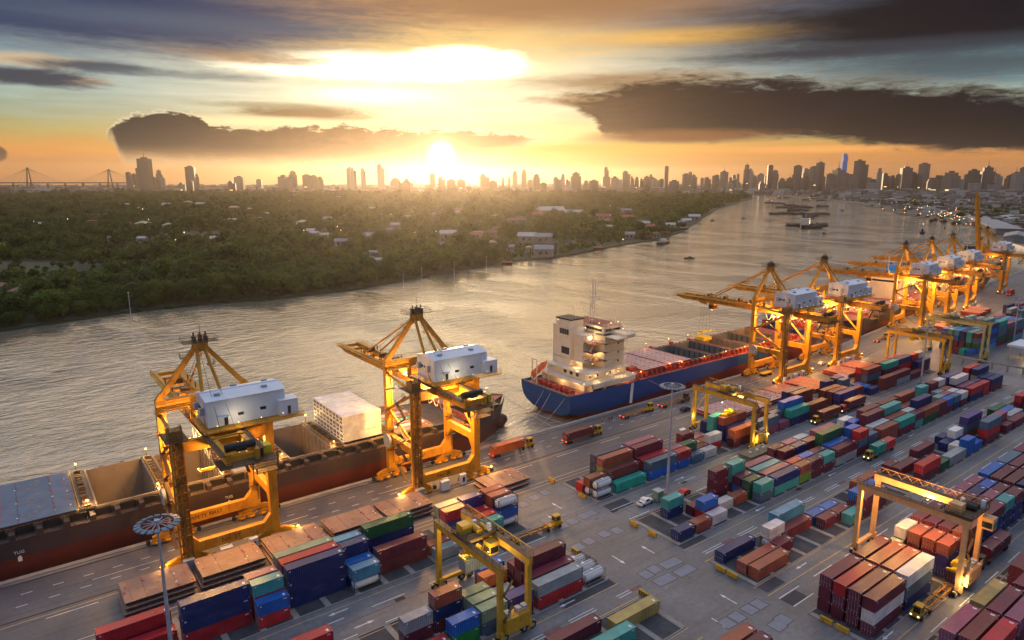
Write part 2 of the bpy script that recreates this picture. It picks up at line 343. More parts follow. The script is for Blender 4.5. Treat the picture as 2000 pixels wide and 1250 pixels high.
# ------------------------------------------------------------------ mesh helpers
class MB:
    def __init__(s): s.v = []; s.f = []; s.mi = []; s.sm = []
    def add(s, vs, fs, m=0, smooth=False):
        o = len(s.v); s.v += [tuple(x) for x in vs]
        for f in fs: s.f.append([i + o for i in f]); s.mi.append(m); s.sm.append(smooth)
        return s
    def box(s, x0, x1, y0, y1, z0, z1, m=0):
        return s.add([(x0, y0, z0), (x1, y0, z0), (x1, y1, z0), (x0, y1, z0), (x0, y0, z1), (x1, y0, z1), (x1, y1, z1), (x0, y1, z1)],
                     [(0, 3, 2, 1), (4, 5, 6, 7), (0, 1, 5, 4), (1, 2, 6, 5), (2, 3, 7, 6), (3, 0, 4, 7)], m)
    def beam(s, p, q, w, h, m=0, w2=None, h2=None):
        p = Vector(p); q = Vector(q); a = (q - p).normalized()
        u = a.cross(Vector((0, 0, 1))); u = u.normalized() if u.length > 1e-4 else Vector((1, 0, 0)); n = u.cross(a)
        w2 = w2 or w; h2 = h2 or h; vs = []
        for c, ww, hh in ((p, w, h), (q, w2, h2)):
            for i, j in ((-1, -1), (1, -1), (1, 1), (-1, 1)): vs.append(c + u * (i * ww / 2) + n * (j * hh / 2))
        return s.add(vs, [(0, 1, 2, 3), (7, 6, 5, 4), (0, 4, 5, 1), (1, 5, 6, 2), (2, 6, 7, 3), (3, 7, 4, 0)], m)
    def tube(s, p, q, r, n=6, m=0, r2=None):
        p = Vector(p); q = Vector(q); a = (q - p).normalized()
        u = a.cross(Vector((0, 0, 1))); u = u.normalized() if u.length > 1e-4 else Vector((1, 0, 0)); k = u.cross(a)
        r2 = r if r2 is None else r2; vs = []
        for c, rr in ((p, r), (q, r2)):
            for i in range(n):
                t_ = 2 * math.pi * i / n; vs.append(c + u * (rr * math.cos(t_)) + k * (rr * math.sin(t_)))
        s.add(vs, [(i, (i + 1) % n, n + (i + 1) % n, n + i) for i in range(n)], m, n > 6)
        return s.add(vs, [tuple(range(n - 1, -1, -1)), tuple(range(n, 2 * n))], m)
    def prism(s, pts, axis, a, b_, m=0):
        def P(u, v, w): return (w, u, v) if axis == 'x' else (u, w, v) if axis == 'y' else (u, v, w)
        n = len(pts); vs = [P(u, v, a) for u, v in pts] + [P(u, v, b_) for u, v in pts]
        return s.add(vs, [tuple(range(n - 1, -1, -1)), tuple(range(n, 2 * n))] + [(i, (i + 1) % n, n + (i + 1) % n, n + i) for i in range(n)], m)
    def rail(s, pts, h=1.05, m=0, post=2.2, r=.045):
        for a, b_ in zip(pts, pts[1:]):
            a = Vector(a); b_ = Vector(b_); n = max(1, int((b_ - a).length / post))
            for hh in (h, h * .55): s.beam(a + Vector((0, 0, hh)), b_ + Vector((0, 0, hh)), r * 1.6, r * 1.6, m)
            for i in range(n + 1):
                c = a.lerp(b_, i / n); s.beam(c, c + Vector((0, 0, h)), r * 1.6, r * 1.6, m)
        return s
    def mesh(s, name, mats):
        me = bpy.data.meshes.new(name); me.from_pydata(s.v, [], s.f)
        for m in mats: me.materials.append(G(m) if isinstance(m, str) else m)
        if s.f:
            me.polygons.foreach_set('material_index', s.mi); me.polygons.foreach_set('use_smooth', s.sm)
        me.update(); return me
def obj(name, me, parent=None, loc=(0, 0, 0), rz=0., color=None):
    if isinstance(me, tuple): me = me[0].mesh(name, me[1])
    o = bpy.data.objects.new(name, me); col.objects.link(o); o.location = loc; o.rotation_euler.z = rz
    if parent: o.parent = parent
    if color: o.color = (*color, 1)
    return o
def tag(o, label, cat, group=None):
    o['label'] = label; o['category'] = cat
    if group: o['group'] = group
    return o
def kind(o, k): o['kind'] = k; return o
def empty(name, loc=(0, 0, 0), rz=0.):
    o = bpy.data.objects.new(name, None); col.objects.link(o); o.location = loc; o.rotation_euler.z = rz; o.empty_display_size = .5
    return o
def copy_tree(o, parent=None):
    c = o.copy(); col.objects.link(c); c.parent = parent
    for ch in list(o.children): copy_tree(ch, c)
    return c
def text_mesh(s, size, m, ext=.02, align='CENTER'):
    cu = bpy.data.curves.new('t', 'FONT'); cu.body = s; cu.size = size; cu.extrude = ext; cu.align_x = align; cu.align_y = 'CENTER'
    o = bpy.data.objects.new('t', cu); me = bpy.data.meshes.new_from_object(o); bpy.data.objects.remove(o); bpy.data.curves.remove(cu)
    me.materials.clear(); me.materials.append(G(m)); return me
def lettering(s, size, m, parent, loc, rot, ext=.02):
    o = obj('lettering', text_mesh(s, size, m, ext), parent, loc); o.rotation_euler = rot; return o
def lamp(parent, loc, power, color=(1, .50, .13), size=.35, spot=None, blend=.6, rot=None):
    l = bpy.data.lights.new('floodlight', 'SPOT' if spot else 'POINT'); l.energy = power; l.color = color; l.shadow_soft_size = size
    if spot: l.spot_size = R(spot); l.spot_blend = blend
    o = bpy.data.objects.new('floodlight_beam', l); col.objects.link(o); o.location = loc; o.parent = parent
    if rot: o.rotation_euler = rot
    return o
ORD = ['', 'first', 'second', 'third', 'fourth', 'fifth', 'sixth', 'seventh', 'eighth', 'ninth', 'tenth', 'eleventh', 'twelfth', 'thirteenth', 'fourteenth', 'fifteenth',
       'sixteenth', 'seventeenth', 'eighteenth', 'nineteenth', 'twentieth']
def ordn(k):
    if k <= 20: return ORD[k]
    tens = ['', '', 'twenty', 'thirty', 'forty', 'fifty', 'sixty', 'seventy', 'eighty', 'ninety'][k // 10 % 10]
    if k >= 100: return 'hundred-and-' + ordn(k - 100) if k > 100 else 'hundredth'
    return (tens + '-' + ORD[k % 10]) if k % 10 else {2: 'twentieth', 3: 'thirtieth', 4: 'fortieth', 5: 'fiftieth', 6: 'sixtieth', 7: 'seventieth', 8: 'eightieth', 9: 'ninetieth'}[k // 10]

# ------------------------------------------------------------------ setting: water, land, quay, roads, markings
WZ = -2.5
def sheet(name, pts, z, m, k='structure', down=None):
    b = MB(); n = len(pts); b.add([(x, y, z) for x, y in pts], [tuple(range(n))])
    if down is not None:
        b.add([(x, y, z) for x, y in pts] + [(x, y, down) for x, y in pts], [(i, (i + 1) % n, n + (i + 1) % n, n + i) for i in range(n)])
    o = obj(name, (b, [m]));
    if k: kind(o, k)
    return o
sheet('river_water', [(-3000, -200), (6000, -200), (6000, 6000), (-3000, 6000)], WZ, 'river_water')
def quay_y(x): return 171.8 if x < 332 else 171.8 + (x - 332) * .1148
sheet('port_ground', [(-900, -1500), (1100, -1500), (1100, 330), (1000, 272), (787, 224.0), (332, 171.8), (-900, 171.8)], 0, 'concrete_ground', down=-6)
sheet('city_ground', [(1100.2, -3000), (11400, -3000), (11400, 11400), (-9000, 11400), (-9000, 5200), (3600, 3000), (3502, 2275), (2946, 1681), (2439, 1199), (1821, 791), (1554, 565), (1325, 435), (1100.2, 330.2)], -.3, 'city_ground', down=-6)
LB = [(-4000, 400), (-300, 482), (-4, 491), (65, 511), (125, 513), (153, 503), (230, 510), (347, 553), (444, 586), (507, 585), (675, 645), (774, 672), (917, 744), (1696, 1250), (2817, 1882), (3300, 2240)]
sheet('river_bank', LB + [(3500, 2990), (-8900, 5150), (-8900, 400)], -.9, 'bank_ground', down=-6)
sheet('quay_road', [(-400, 136.8), (330, 136.8), (800, 190.5), (800, 223), (332, 169.3), (-400, 169.3)], .004, 'road_asphalt')
# quay edge: capping beam, fender line, crane rails
b = MB(); b.box(-400, 332, 170.3, 171.75, .0, .28); qe = kind(obj('quay_edge', (b, ['concrete_strip'])), 'structure')
ang = math.atan(.1148)
b = MB(); b.box(0, 460, -1.45, -.05, 0, .28); kind(obj('quay_edge', (b, ['concrete_strip']), None, (332, 171.75, 0), ang), 'structure')
for k in range(-30, 56):
    b = None
fb = MB().box(-.45, .45, 0, .5, -2.2, -.15); fme = fb.mesh('fender', ['rubber'])
for k in range(-6, 38):
    obj('fender', fme, qe, (k * 9.0, 171.8, 0))
for y in (154.0, 169.0):
    b = MB(); b.box(-400, 336, y - .18, y + .18, .008, .014); b.box(-400, 336, y - .05, y + .05, .014, .06); kind(obj('crane_rail', (b, ['steel_rail'])), 'structure')
    b = MB(); b.box(0, 460, -.18, .18, .008, .014); b.box(0, 460, -.05, .05, .014, .06); kind(obj('crane_rail', (b, ['steel_rail']), None, (336, y + .4, 0), ang), 'structure')
# painted lines
def line(y, x0, x1, w, m, z=.012): return [(x0, x1, y, w, m, z)]
groups = {}
def stripe(m, x0, x1, y, w=.15, rot=0):
    groups.setdefault(m, MB()); c = .012
    groups[m].add([(x0, y - w / 2, c), (x1, y - w / 2, c), (x1, y + w / 2, c), (x0, y + w / 2, c)], [(0, 1, 2, 3)])
def poly(m, pts, z=.012): groups.setdefault(m, MB()).add([(x, y, z) for x, y in pts], [tuple(range(len(pts)))])
for k in range(-10, 62):
    x = k * 5.6
    stripe('paint_white', x, x + 2.0, 159.2, .18); stripe('paint_white', x + 1, x + 3.0, 164.0, .18)
for x0 in range(-60, 330, 34): stripe('paint_white', x0, x0 + 14, 161.3, .14)
stripe('paint_yellow', -300, 330, 152.6, .18); stripe('paint_yellow', -300, 330, 138.3, .2)
stripe('paint_white', -300, 330, 140.0, .12)
for x0 in range(-20, 330, 19): stripe('paint_white', x0, x0 + 9, 151.3, .2)
for (x0, x1) in ((-150, 98), (119.5, 338)):
    for y, m_, w in ((119.6, 'paint_yellow', .16), (108.4, 'paint_yellow', .16), (91.6, 'paint_yellow', .16), (85.7, 'paint_yellow', .2), (69.6, 'paint_yellow', .18), (73.0, 'paint_yellow', .14), (46.9, 'paint_yellow', .16), (42.6, 'paint_yellow', .14)):
        stripe(m_, x0, x1, y, w)
    for y in (114.1,): stripe('paint_red', x0, x1, y, .3)
    x = x0 + 1
    while x < x1 - 4:
        for y in (116.0, 109.8, 67.7, 64.4, 44.1): stripe('paint_white', x, min(x + 7.5, x1), y, .2)
        for y in (88.5, 87.75): stripe('paint_white', x + 2, min(x + 9, x1), y, .17)
        if (int(x) // 13) % 2: stripe('paint_red', x + 9, min(x + 13, x1), 88.1, .9)
        x += 13.4
def arrow(x, y, s, ax='x', L_=4.2):
    u = [(-L_ / 2, -.12), (L_ * .18, -.12), (L_ * .18, -.42), (L_ / 2, 0), (L_ * .18, .42), (L_ * .18, .12), (-L_ / 2, .12)]
    if s < 0: u = [(-a, -b_) for a, b_ in u]
    poly('paint_white', [(x + a, y + b_) if ax == 'x' else (x + b_, y + a) for a, b_ in u], .0125)
for x, y, s, ax in ((45.8, 118.4, -1, 'x'), (84.4, 92.9, -1, 'x'), (126.3, 48.6, -1, 'x'), (135.6, 71.6, -1, 'x'), (109.5, 147.5, 1, 'x'), (48.5, 111.8, 1, 'x'), (105.2, 121.8, 1, 'y'), (113.3, 97.1, 1, 'y'), (104.7, 98.1, -1, 'y'),
                    (110.6, 126.5, 1, 'y'), (112, 74, 1, 'y'), (104, 70, -1, 'y'), (150, 117.8, 1, 'x'), (176, 117.8, 1, 'x'), (152, 92.9, -1, 'x'), (188, 92.7, -1, 'x'), (240, 92.7, -1, 'x'), (285, 92.7, -1, 'x'), (165, 48.5, -1, 'x'), (205, 71.5, -1, 'x'), (262, 118, 1, 'x')):
    arrow(x, y, s, ax)
for (px, py) in ((334, 107.0),): pass
poly('paint_white', [(331, 104), (334, 104), (334, 105.2), (331, 105.2)]); poly('paint_white', [(331, 101), (334, 101), (334, 102.2), (331, 102.2)])
for (x, y) in ((178, 140.5), (181, 142.5)): poly('paint_white', [(x, y), (x + 2.6, y), (x + 3.2, y + 1.6), (x + .6, y + 1.6)])
for m_, b in groups.items(): kind(obj('road_marking', (b, [m_])), 'structure')
# blue-grey cover plates in the cross aisle, in pairs
plate = MB().box(-1.35, 1.35, -1.35, 1.35, .006, .02).mesh('cover_plate', ['plate_blue']); frame_ = MB().box(-1.5, 1.5, -1.5, 1.5, .005, .012).mesh('plate_frame', ['steel_rail'])
pg = bpy.data.objects['port_ground']
for (px, py) in ((1083, 1090), (1130, 1068), (1150, 1057), (1098, 1027), (1118, 1018), (1140, 1008), (1155, 1002), (1180, 1043), (1205, 1036), (1262, 1122), (1278, 1112), (1302, 1103), (1318, 1096), (1290, 1136), (1306, 1128), (1330, 1118), (1345, 1110), (1464, 1190), (1482, 1180), (1420, 1217), (1440, 1205), (1518, 1222), (1530, 1210), (1044, 972), (1022, 985), (1065, 962)):
    x, y = un(px, py); obj('cover_plate', plate, pg, (x, y, 0)); obj('plate_frame', frame_, pg, (x, y, 0))
dark = MB().box(-1.1, 1.1, -.55, .55, .006, .016).mesh('drain_cover', ['black'])
for (px, py) in ((781, 1170), (1200, 998), (1336, 942), (1560, 955), (1700, 1150)):
    x, y = un(px, py); obj('drain_cover', dark, pg, (x, y, 0))
# stacking block bases: asphalt pads, concrete beams, darker truck lanes
BLOCKS = {'q': (121.4, 5, 2.88), 'm': (94.0, 5, 2.93), 't': (73.4, 4, 2.8), 'f': (49.2, 4, 2.93), 'g': (28.5, 5, 2.93)}
strip = MB().box(-.55, .55, 0, 1, .004, .075)
for key, (y0, nr, pitch) in BLOCKS.items():
    y1 = y0 + nr * pitch + .4
    for (x0, x1) in ((-140, 97.2), (120.4, 332)):
        p_ = kind(sheet('stacking_pad', [(x0, y0), (x1, y0), (x1, y1), (x0, y1)], .006, 'asphalt_pad'), 'structure')
        sme = MB().box(-.6, .6, y0 + .2, y1 - .2, .0, .07).mesh('concrete_beam', ['concrete_strip'])
        x = x0 + .7 if x0 > 0 else 97.2 - 6.5 * 37
        while x < x1:
            if x > -60: obj('concrete_beam', sme, p_, (x, 0, .006))
            x += 6.5
        for yy in (y0, y1): obj('pad_kerb', (MB().box(x0, x1, yy - .14, yy + .14, .0, .1), ['concrete_strip']), p_, (0, 0, .006))
for (y0, y1, xs) in ((88.9, 91.2, 1), (66.2, 69.2, 1), (92.2, 93.6, 1), (70.3, 72.6, 1), (47.3, 48.9, 1), (117.0, 119.3, 1)):
    for (x0, x1) in ((-100, 97.4), (120.0, 332)):
        pass
for (x0, x1, y0, y1) in ((120.2, 128, 115.0, 119.0), (83, 97.4, 91.8, 94.0), (120.2, 129, 92, 94), (120.4, 127, 70.2, 73.2), (120.4, 126, 64.6, 67.4), (86, 97.4, 116.5, 119.4)):
    kind(sheet('asphalt_patch', [(x0, y0), (x1, y0), (x1, y1), (x0, y1)], .008, 'asphalt_dark'), 'structure')

# ------------------------------------------------------------------ shipping containers
CC = dict(M=('maroon', (.14, .021, .043)), D=('brown-red', (.17, .036, .036)), R=('red', (.46, .022, .032)), O=('orange', (.55, .11, .025)), B=('bright blue', (.010, .11, .42)), N=('navy blue', (.010, .026, .125)),
          L=('light blue', (.07, .26, .42)), T=('teal', (.06, .34, .31)), C=('sea green', (.012, .32, .25)), G=('dark green', (.012, .10, .04)), K=('grey', (.30, .335, .345)), W=('cream white', (.60, .57, .52)),
          Y=('mustard yellow', (.42, .31, .10)), P=('dusty pink', (.29, .075, .13)), S=('slate blue', (.075, .135, .20)), U=('violet blue', (.055, .045, .19)), V=('lime green', (.19, .33, .045)), E=('pale green', (.26, .34, .235)),
          b=('rust brown', (.31, .075, .045)), g=('vivid green', (.01, .20, .03)), X=('white tank', (.72, .71, .68)))
W_, H_ = 2.44, 2.6
LEN = {'2': 6.06, '4': 12.19}
def corrugated(b, p0, p1, z0, z1, n, dep, m=0):
    # trapezoid ribs along p0->p1, pushed inwards by dep (inward = left of direction)
    p0 = Vector((*p0, 0)); p1 = Vector((*p1, 0)); a = (p1 - p0); L_ = a.length; a.normalize(); inn = Vector((-a.y, a.x, 0)); pts = []
    for i in range(n):
        u = L_ * i / n; s_ = L_ / n
        for f, dd in ((0, 0), (.34, 0), (.5, dep), (.84, dep)): pts.append(p0 + a * (u + s_ * f) + inn * dd)
    pts.append(p1)
    vs = [(q.x, q.y, z0) for q in pts] + [(q.x, q.y, z1) for q in pts]; k = len(pts)
    b.add(vs, [(i, i + 1, k + i + 1, k + i) for i in range(k - 1)], m)
CM = {}
for key, L_ in LEN.items():
    h = H_ - .02
    body = MB(); e = .09
    corrugated(body, (e, .03), (L_ - e, .03), .14, h - .1, int(L_ / .42), .05)
    corrugated(body, (L_ - e, W_ - .03), (e, W_ - .03), .14, h - .1, int(L_ / .42), .05)
    corrugated(body, (L_ - .04, e), (L_ - .04, W_ - e), .14, h - .1, 6, .05)
    n = int(L_ / .55)
    for i in range(n):      # roof sheets with slight ribs
        x0 = e + (L_ - 2 * e) * i / n; x1 = e + (L_ - 2 * e) * (i + .72) / n; x2 = e + (L_ - 2 * e) * (i + 1) / n
        body.add([(x0, e, h - .05), (x1, e, h - .05), (x1, W_ - e, h - .05), (x0, W_ - e, h - .05), (x2, e, h - .075), (x2, W_ - e, h - .075)], [(0, 1, 2, 3), (1, 4, 5, 2)])
    body.add([(e, e, .15), (L_ - e, e, .15), (L_ - e, W_ - e, .15), (e, W_ - e, .15)], [(3, 2, 1, 0)])
    fr = MB()
    for x in (0, L_ - .12):
        for y in (0, W_ - .12): fr.box(x, x + .12, y, y + .12, .0, h)
        fr.box(x, x + .12, .12, W_ - .12, .0, .15); fr.box(x, x + .12, .12, W_ - .12, h - .11, h)
    for y in (0, W_ - .08):
        fr.box(.12, L_ - .12, y, y + .08, .02, .16); fr.box(.12, L_ - .12, y, y + .08, h - .11, h - .03)
    for x in (-.008, L_ - .172):
        for y in (-.008, W_ - .172):
            for z in (.0, h - .115): fr.box(x, x + .18, y, y + .18, z, z + .12, 1)
    for y, s_ in ((-.012, 1), (W_ - .02, 1)):
        fr.box(L_ - 1.15, L_ - .5, y, y + .032, h - .55, h - .38, 2); fr.box(.4, .75, y, y + .032, h - .6, h - .4, 2)
    fr.box(L_ - 1.0, L_ - .55, .5, 1.2, h - .05, h - .035, 2)
    CM[key] = dict(body=body.mesh('body', ['container_paint']), frame=fr.mesh('corner_frame', ['container_paint', 'grey_box', 'paint_white']), low=None)
    lo = MB(); corrugated(lo, (0, 0), (L_, 0), 0, h, int(L_ / .9), .07); corrugated(lo, (L_, W_), (0, W_), 0, h, int(L_ / .9), .07); corrugated(lo, (0, W_), (0, 0), 0, h, 3, .07); corrugated(lo, (L_, 0), (L_, W_), 0, h, 3, .07)
    lo.add([(0, 0, h), (L_, 0, h), (L_, W_, h), (0, W_, h), (0, 0, 0), (L_, 0, 0), (L_, W_, 0), (0, W_, 0)], [(0, 1, 2, 3), (7, 6, 5, 4)])
    CM[key]['low'] = lo.mesh('shipping_container', ['container_paint']); CM[key]['lowmb'] = lo
    CM[key]['front'] = None
dh = H_ - .02
dr = MB(); dr.box(.03, .075, .0, 1.09, .16, dh - .13)
for z in (.45, 1.0, 1.55, 2.1): dr.box(.015, .03, .05, 1.04, z - .16, z + .16)
DOOR = dr.mesh('door', ['container_paint'])
rod = MB()
for y in (.28, .82):
    rod.tube((-.01, y, .12), (-.01, y, dh - .1), .03, 5); rod.box(-.05, .02, y - .25, y + .04, 1.02, 1.07)
ROD = rod.mesh('locking_rod', ['grey_box'])
fe = MB(); corrugated(fe, (.03, W_ - .09), (.03, .09), .14, dh - .1, 6, .05); FRONT = fe.mesh('front_wall', ['container_paint'])
# tank container
tk = MB()
for x in (0, 5.94):
    for y in (0, W_ - .12): tk.box(x, x + .12, y, y + .12, 0, dh)
    for z in (.0, dh - .12): tk.box(x, x + .12, .12, W_ - .12, z, z + .12)
    tk.beam((x + .06, .1, .1), (x + .06, W_ / 2, dh / 2), .06, .06); tk.beam((x + .06, W_ - .1, dh - .1), (x + .06, W_ / 2, dh / 2), .06, .06)
for y in (0, W_ - .12):
    for z in (.0, dh - .1): tk.box(.12, 5.94, y + .01, y + .11, z + .005, z + .095)
for s_ in (0, 1):
    for y in (.06, W_ - .06): tk.beam((.1 if s_ == 0 else 5.96, y, dh - .1), (1.4 if s_ == 0 else 4.66, y, .1), .05, .05)
TANKF = tk.mesh('tank_frame', ['container_paint'])
tb = MB(); n = 16; prof = [(.12, .0), (.16, .55), (.32, .92), (.6, 1.08), (5.46, 1.08), (5.74, .92), (5.9, .55), (5.94, .0)]
vs = []; fs = []
for (x, r_) in prof:
    for i in range(n):
        a = 2 * math.pi * i / n; vs.append((x, W_ / 2 + r_ * math.cos(a), dh / 2 + r_ * math.sin(a)))
for k in range(len(prof) - 1):
    for i in range(n): fs.append((k * n + i, k * n + (i + 1) % n, (k + 1) * n + (i + 1) % n, (k + 1) * n + i))
tb.add(vs, fs, 0, True)
TANK = tb.mesh('tank', ['white'])
tw = MB().box(.7, 5.4, .95, 1.5, dh - .14, dh - .09); tw.box(2.7, 3.3, .9, 1.55, dh - .2, dh - .03, 1); TANKW = tw.mesh('walkway', ['grey_box', 'white'])
def jitter(c, s=.12):
    k = 1 + random.uniform(-s, s); return tuple(max(.004, x * k * (1 + random.uniform(-.06, .06))) for x in c)
def container(code, ln, x, y, z, label, group, detail=True, hc=1.0, parent_offset=None, rz=0.):
    if code == 'X':
        t_ = empty('tank_container', (x, y, z), rz); fc = random.choice([(.015, .03, .09), (.02, .03, .07), (.3, .3, .3)])
        obj('tank_frame', TANKF, t_, color=fc); obj('tank', TANK, t_); obj('walkway', TANKW, t_)
        return tag(t_, label, 'tank container', group)
    c_ = jitter(CC[code][1])
    if not detail:
        o = obj('shipping_container', CM[ln]['low'], None, (x, y, z), rz, c_); o.scale.z = hc
        return tag(o, label, 'container', group)
    t_ = empty('shipping_container', (x, y, z), rz); t_.scale.z = hc
    obj('body', CM[ln]['body'], t_, color=c_); obj('corner_frame', CM[ln]['frame'], t_, color=c_)
    if random.random() < .68:
        for k in (0, 1):
            d_ = obj('door', DOOR, t_, (0, .125 + k * 1.1, 0), color=c_); obj('locking_rod', ROD, d_)
    else: obj('front_wall', FRONT, t_, color=c_)
    return tag(t_, label, 'container', group)

YARD = '''q L 122.2 2.9
3 5.9 4 RM;2 6.2 4 R;1 18.9 4 NNRh;2 31.4 2 PMM;1 31.6 2 TRM;0 31.6 2 BR;3 38.2 4 ENNh;2 38.3 4 RMNh;1 38.4 4 NNNh;3 51.1 2 LNN;2 51.3 2 NNN;1 51.1 2 BN;0 51.1 2 LX;3 58 4 GNNh;1 58.1 4 MDh;1 71 2 b;0 71.1 2 K
3 77 2 ENN;2 77 2 RUM;3 83.7 2 UNM;3 90.5 2 bMM;2 90.4 2 bMM;1 90.5 2 XBX;2 84 2 RM;1 84 2 RD;0 83.8 2 TM
q R 122.2 2.9
3 129 4 NNN;2 128.7 4 bVM;3 142.2 4 PMM;2 142 4 MMM;1 128.5 4 DM;1 142 4 RM;1 121.1 2 bX;0 121.1 2 XX;2 121 2 R;0 128.5 4 C;0 142 4 SB;0 154.7 2 RB;0 160.9 2 S;0 167.1 2 W;1 154.6 2 PM;1 160.8 2 GM;3 167 2 MM;3 173.4 2 P;2 167.3 2 b;1 167 2 D;1 173.3 2 WR;2 173.5 2 b
0 181.8 4 OMh;2 184.5 4 bNN;3 182.5 2 TTN;4 182.9 2 NN;1 184.5 4 NN;0 195.2 4 SPh;0 208.2 2 P;0 214.6 4 CNh;1 214.7 4 BSN;1 208 2 SN;2 207.5 2 MM;3 226.5 4 NNM;2 227 4 DDM;0 227.2 4 DD;0 247.8 4 UN;1 248 4 DD;2 247.7 4 DD;0 260.5 2 MM;4 259 2 NN;3 266.7 2 SS;4 267 2 NN;2 272.8 2 B
3 281.5 4 RMM;2 280.8 4 DSD;2 296.6 4 CMM;2 309.3 4 NRM;3 295 4 bMM;3 308 4 PMM;0 282.8 4 DD;0 295.3 4 MK;0 307.8 4 M;0 273.1 2 N;1 272.7 2 B;2 321.8 2 RMM;2 328.2 2 WSM;1 321.5 4 NM
m L 94.8 2.95
2 57.9 2 bNM;2 51.4 2 KM;0 45.2 2 P;0 51.4 2 R;0 58.1 2 Bg;2 64.5 2 ES;0 64.6 2 ES;1 64.6 2 ES;2 70.8 2 W;1 70.8 2 W;0 71 2 UM;0 78.3 4 KR;1 78.6 4 MM;2 78.6 4 MMM;3 78.8 4 MM;3 71 2 OM;4 72.5 2 BM;3 65 2 G
1 91.3 2 X;2 91.3 2 X;0 91.2 2 X;4 28 4 RM;3 28.2 4 R;2 30 4 R
m R 94.8 2.95
3 146.9 2 MMM;3 154.6 2 TTM;3 162 4 PM;2 161.7 4 TM;1 161.6 4 PM;0 161.7 4 NT;0 174.3 2 bV;0 180.6 2 MM;0 186.9 2 TM;2 154.2 2 MB;1 154.1 2 GG;0 154.9 2 TS;1 147.6 2 b;1 141.2 2 W;1 134.4 2 BR;2 134.5 2 M;3 128 2 TN;0 128 2 b;0 134.5 2 W;0 121.6 2 N
4 179.8 2 MM;3 180.4 2 MM;3 186.9 2 NM;3 193.4 2 MM;4 186.6 2 PM;4 193.2 2 LM;1 174.5 2 RM;1 181 2 BM;1 187.3 2 MM;2 175 2 M;2 182 2 M;4 203.8 4 PM;2 196.2 4 GGM;1 195.2 4 BM;0 194.5 4 MK;1 208 2 BMM;0 207.2 2 RSM;0 213.8 2 SS;4 221 2 XM;3 221.2 2 BM;2 214.5 2 BM
0 222 4 bb;1 222.2 4 WM;2 224 4 MMM;3 228 4 MMM;2 236.8 4 TMM;3 240.8 4 DMM;1 235 4 bM;0 235 4 CM;0 247.5 2 MT;0 254 4 bG;0 266.5 2 MM;0 273 2 BM;0 279.5 2 SN;0 286 2 WM;0 295.3 4 RN;0 307.7 2 RR;0 316.2 4 NM
1 247.5 2 WM;1 272.8 2 EM;1 279 2 PM;1 285.5 2 WM;1 295.2 4 PM;1 308 2 NN;1 316.5 4 NN;2 279.6 2 KM;2 286.4 2 OM;1 254.3 4 NNM;2 250 4 bM;3 254.8 4 bbM;3 272.3 2 TTM;3 281 2 MMM;3 287.6 2 WSM;3 295.2 4 UNN;2 296 4 WNM;3 316.8 4 RbM;2 317.3 4 NYM
t L 74.1 2.8
3 71.7 4 M;2 84.9 4 Y;1 75.2 4 T;0 70 4 M
t R 74.1 2.8
3 219.6 4 M;2 201.5 4 M;3 201.2 2 M;0 202.5 4 RM;0 215 2 G;0 221.4 4 Kh;0 234 2 BB;0 240.4 2 B;2 233.4 2 N;3 238 2 N;2 239.9 2 XN;1 233.5 2 W;2 248.6 4 USb;0 249 4 SRM;0 267.3 2 M;0 274.5 4 M;1 264 4 PM;3 282.5 4 G;2 281 4 B;1 280.3 4 K
3 143 4 LL;2 135.6 2 WX;2 142 4 D;1 134.9 2 M;3 122 4 N;1 122.3 4 b;0 122.6 4 b;2 154.6 2 B;2 160.9 2 B;1 154.9 2 M;1 161.3 2 M;0 162.3 2 T;1 170.4 4 BM;0 168.8 4 MM;2 176.6 4 bM;1 300 4 MM;2 300 4 RM
f L 50.0 2.93
3 86.2 4 bMM;2 86.4 4 MMM
f R 50.0 2.93
3 123.6 4 MMM;2 123.2 4 RMM;1 123.2 4 MMM;0 123.1 4 MWM;3 136.6 4 MMM;2 136.4 4 bMM;1 136.4 4 bMM;0 136.3 4 WSN;3 149.1 2 EM;3 155.5 2 WMM;2 155.4 2 bMM;1 155.4 2 bMM;0 155.4 2 bUU;3 163.6 4 MMM;2 163.7 4 MMM;1 163.7 4 MMM;0 163.7 4 bMM
0 176.4 4 MNN;0 188.9 2 TNN;0 195.3 2 MNN;3 182.4 2 PMM;3 188.7 2 PMM;2 182.3 2 MMM;1 182.3 2 MMM;2 188.6 2 NMM;1 188.6 2 PMM;3 195 2 PMM;2 194.8 2 BMM;1 194.8 2 MMM;3 203.7 4 BMM;2 203.3 4 MMM;1 203.3 4 MMM;0 203.5 4 NNM;3 216.6 4 SMM;2 216.3 4 MMM;1 216.3 4 PMM;0 216.3 4 SMM;3 229.5 4 MMM;2 229.3 4 MMM;1 229.3 4 MMM;0 229.3 4 MM
g R 29.9 2.9
3 128.5 4 PM;3 142.4 4 YM;2 129 4 DM;2 142 4 MM;1 129 4 RM;1 142 4 PM;3 163 4 MM;2 155.6 4 MM;3 176 4 NT;2 168 4 TG'''
names = {('q', 'L'): 'left quayside block', ('q', 'R'): 'right quayside block', ('m', 'L'): 'left middle block', ('m', 'R'): 'right middle block', ('t', 'L'): 'left third block', ('t', 'R'): 'right third block',
         ('f', 'L'): 'left fourth block', ('f', 'R'): 'right fourth block', ('g', 'R'): 'bottom corner block'}
rowname = ['front row', 'second row', 'third row', 'fourth row', 'fifth row']
ITEMS = []   # every container: key, label parts, position, visible-size score
cur = None; stacks = {}
for ln in YARD.split('\n'):
    if ln[0] in 'qmtfg': k_, s_, y0, pt = ln.split(); cur = (k_, s_, float(y0), float(pt)); continue
    for e_ in ln.split(';'):
        r_, x_, l_, cs = e_.split(); stacks.setdefault(cur, []).append([int(r_), float(x_), l_, cs])
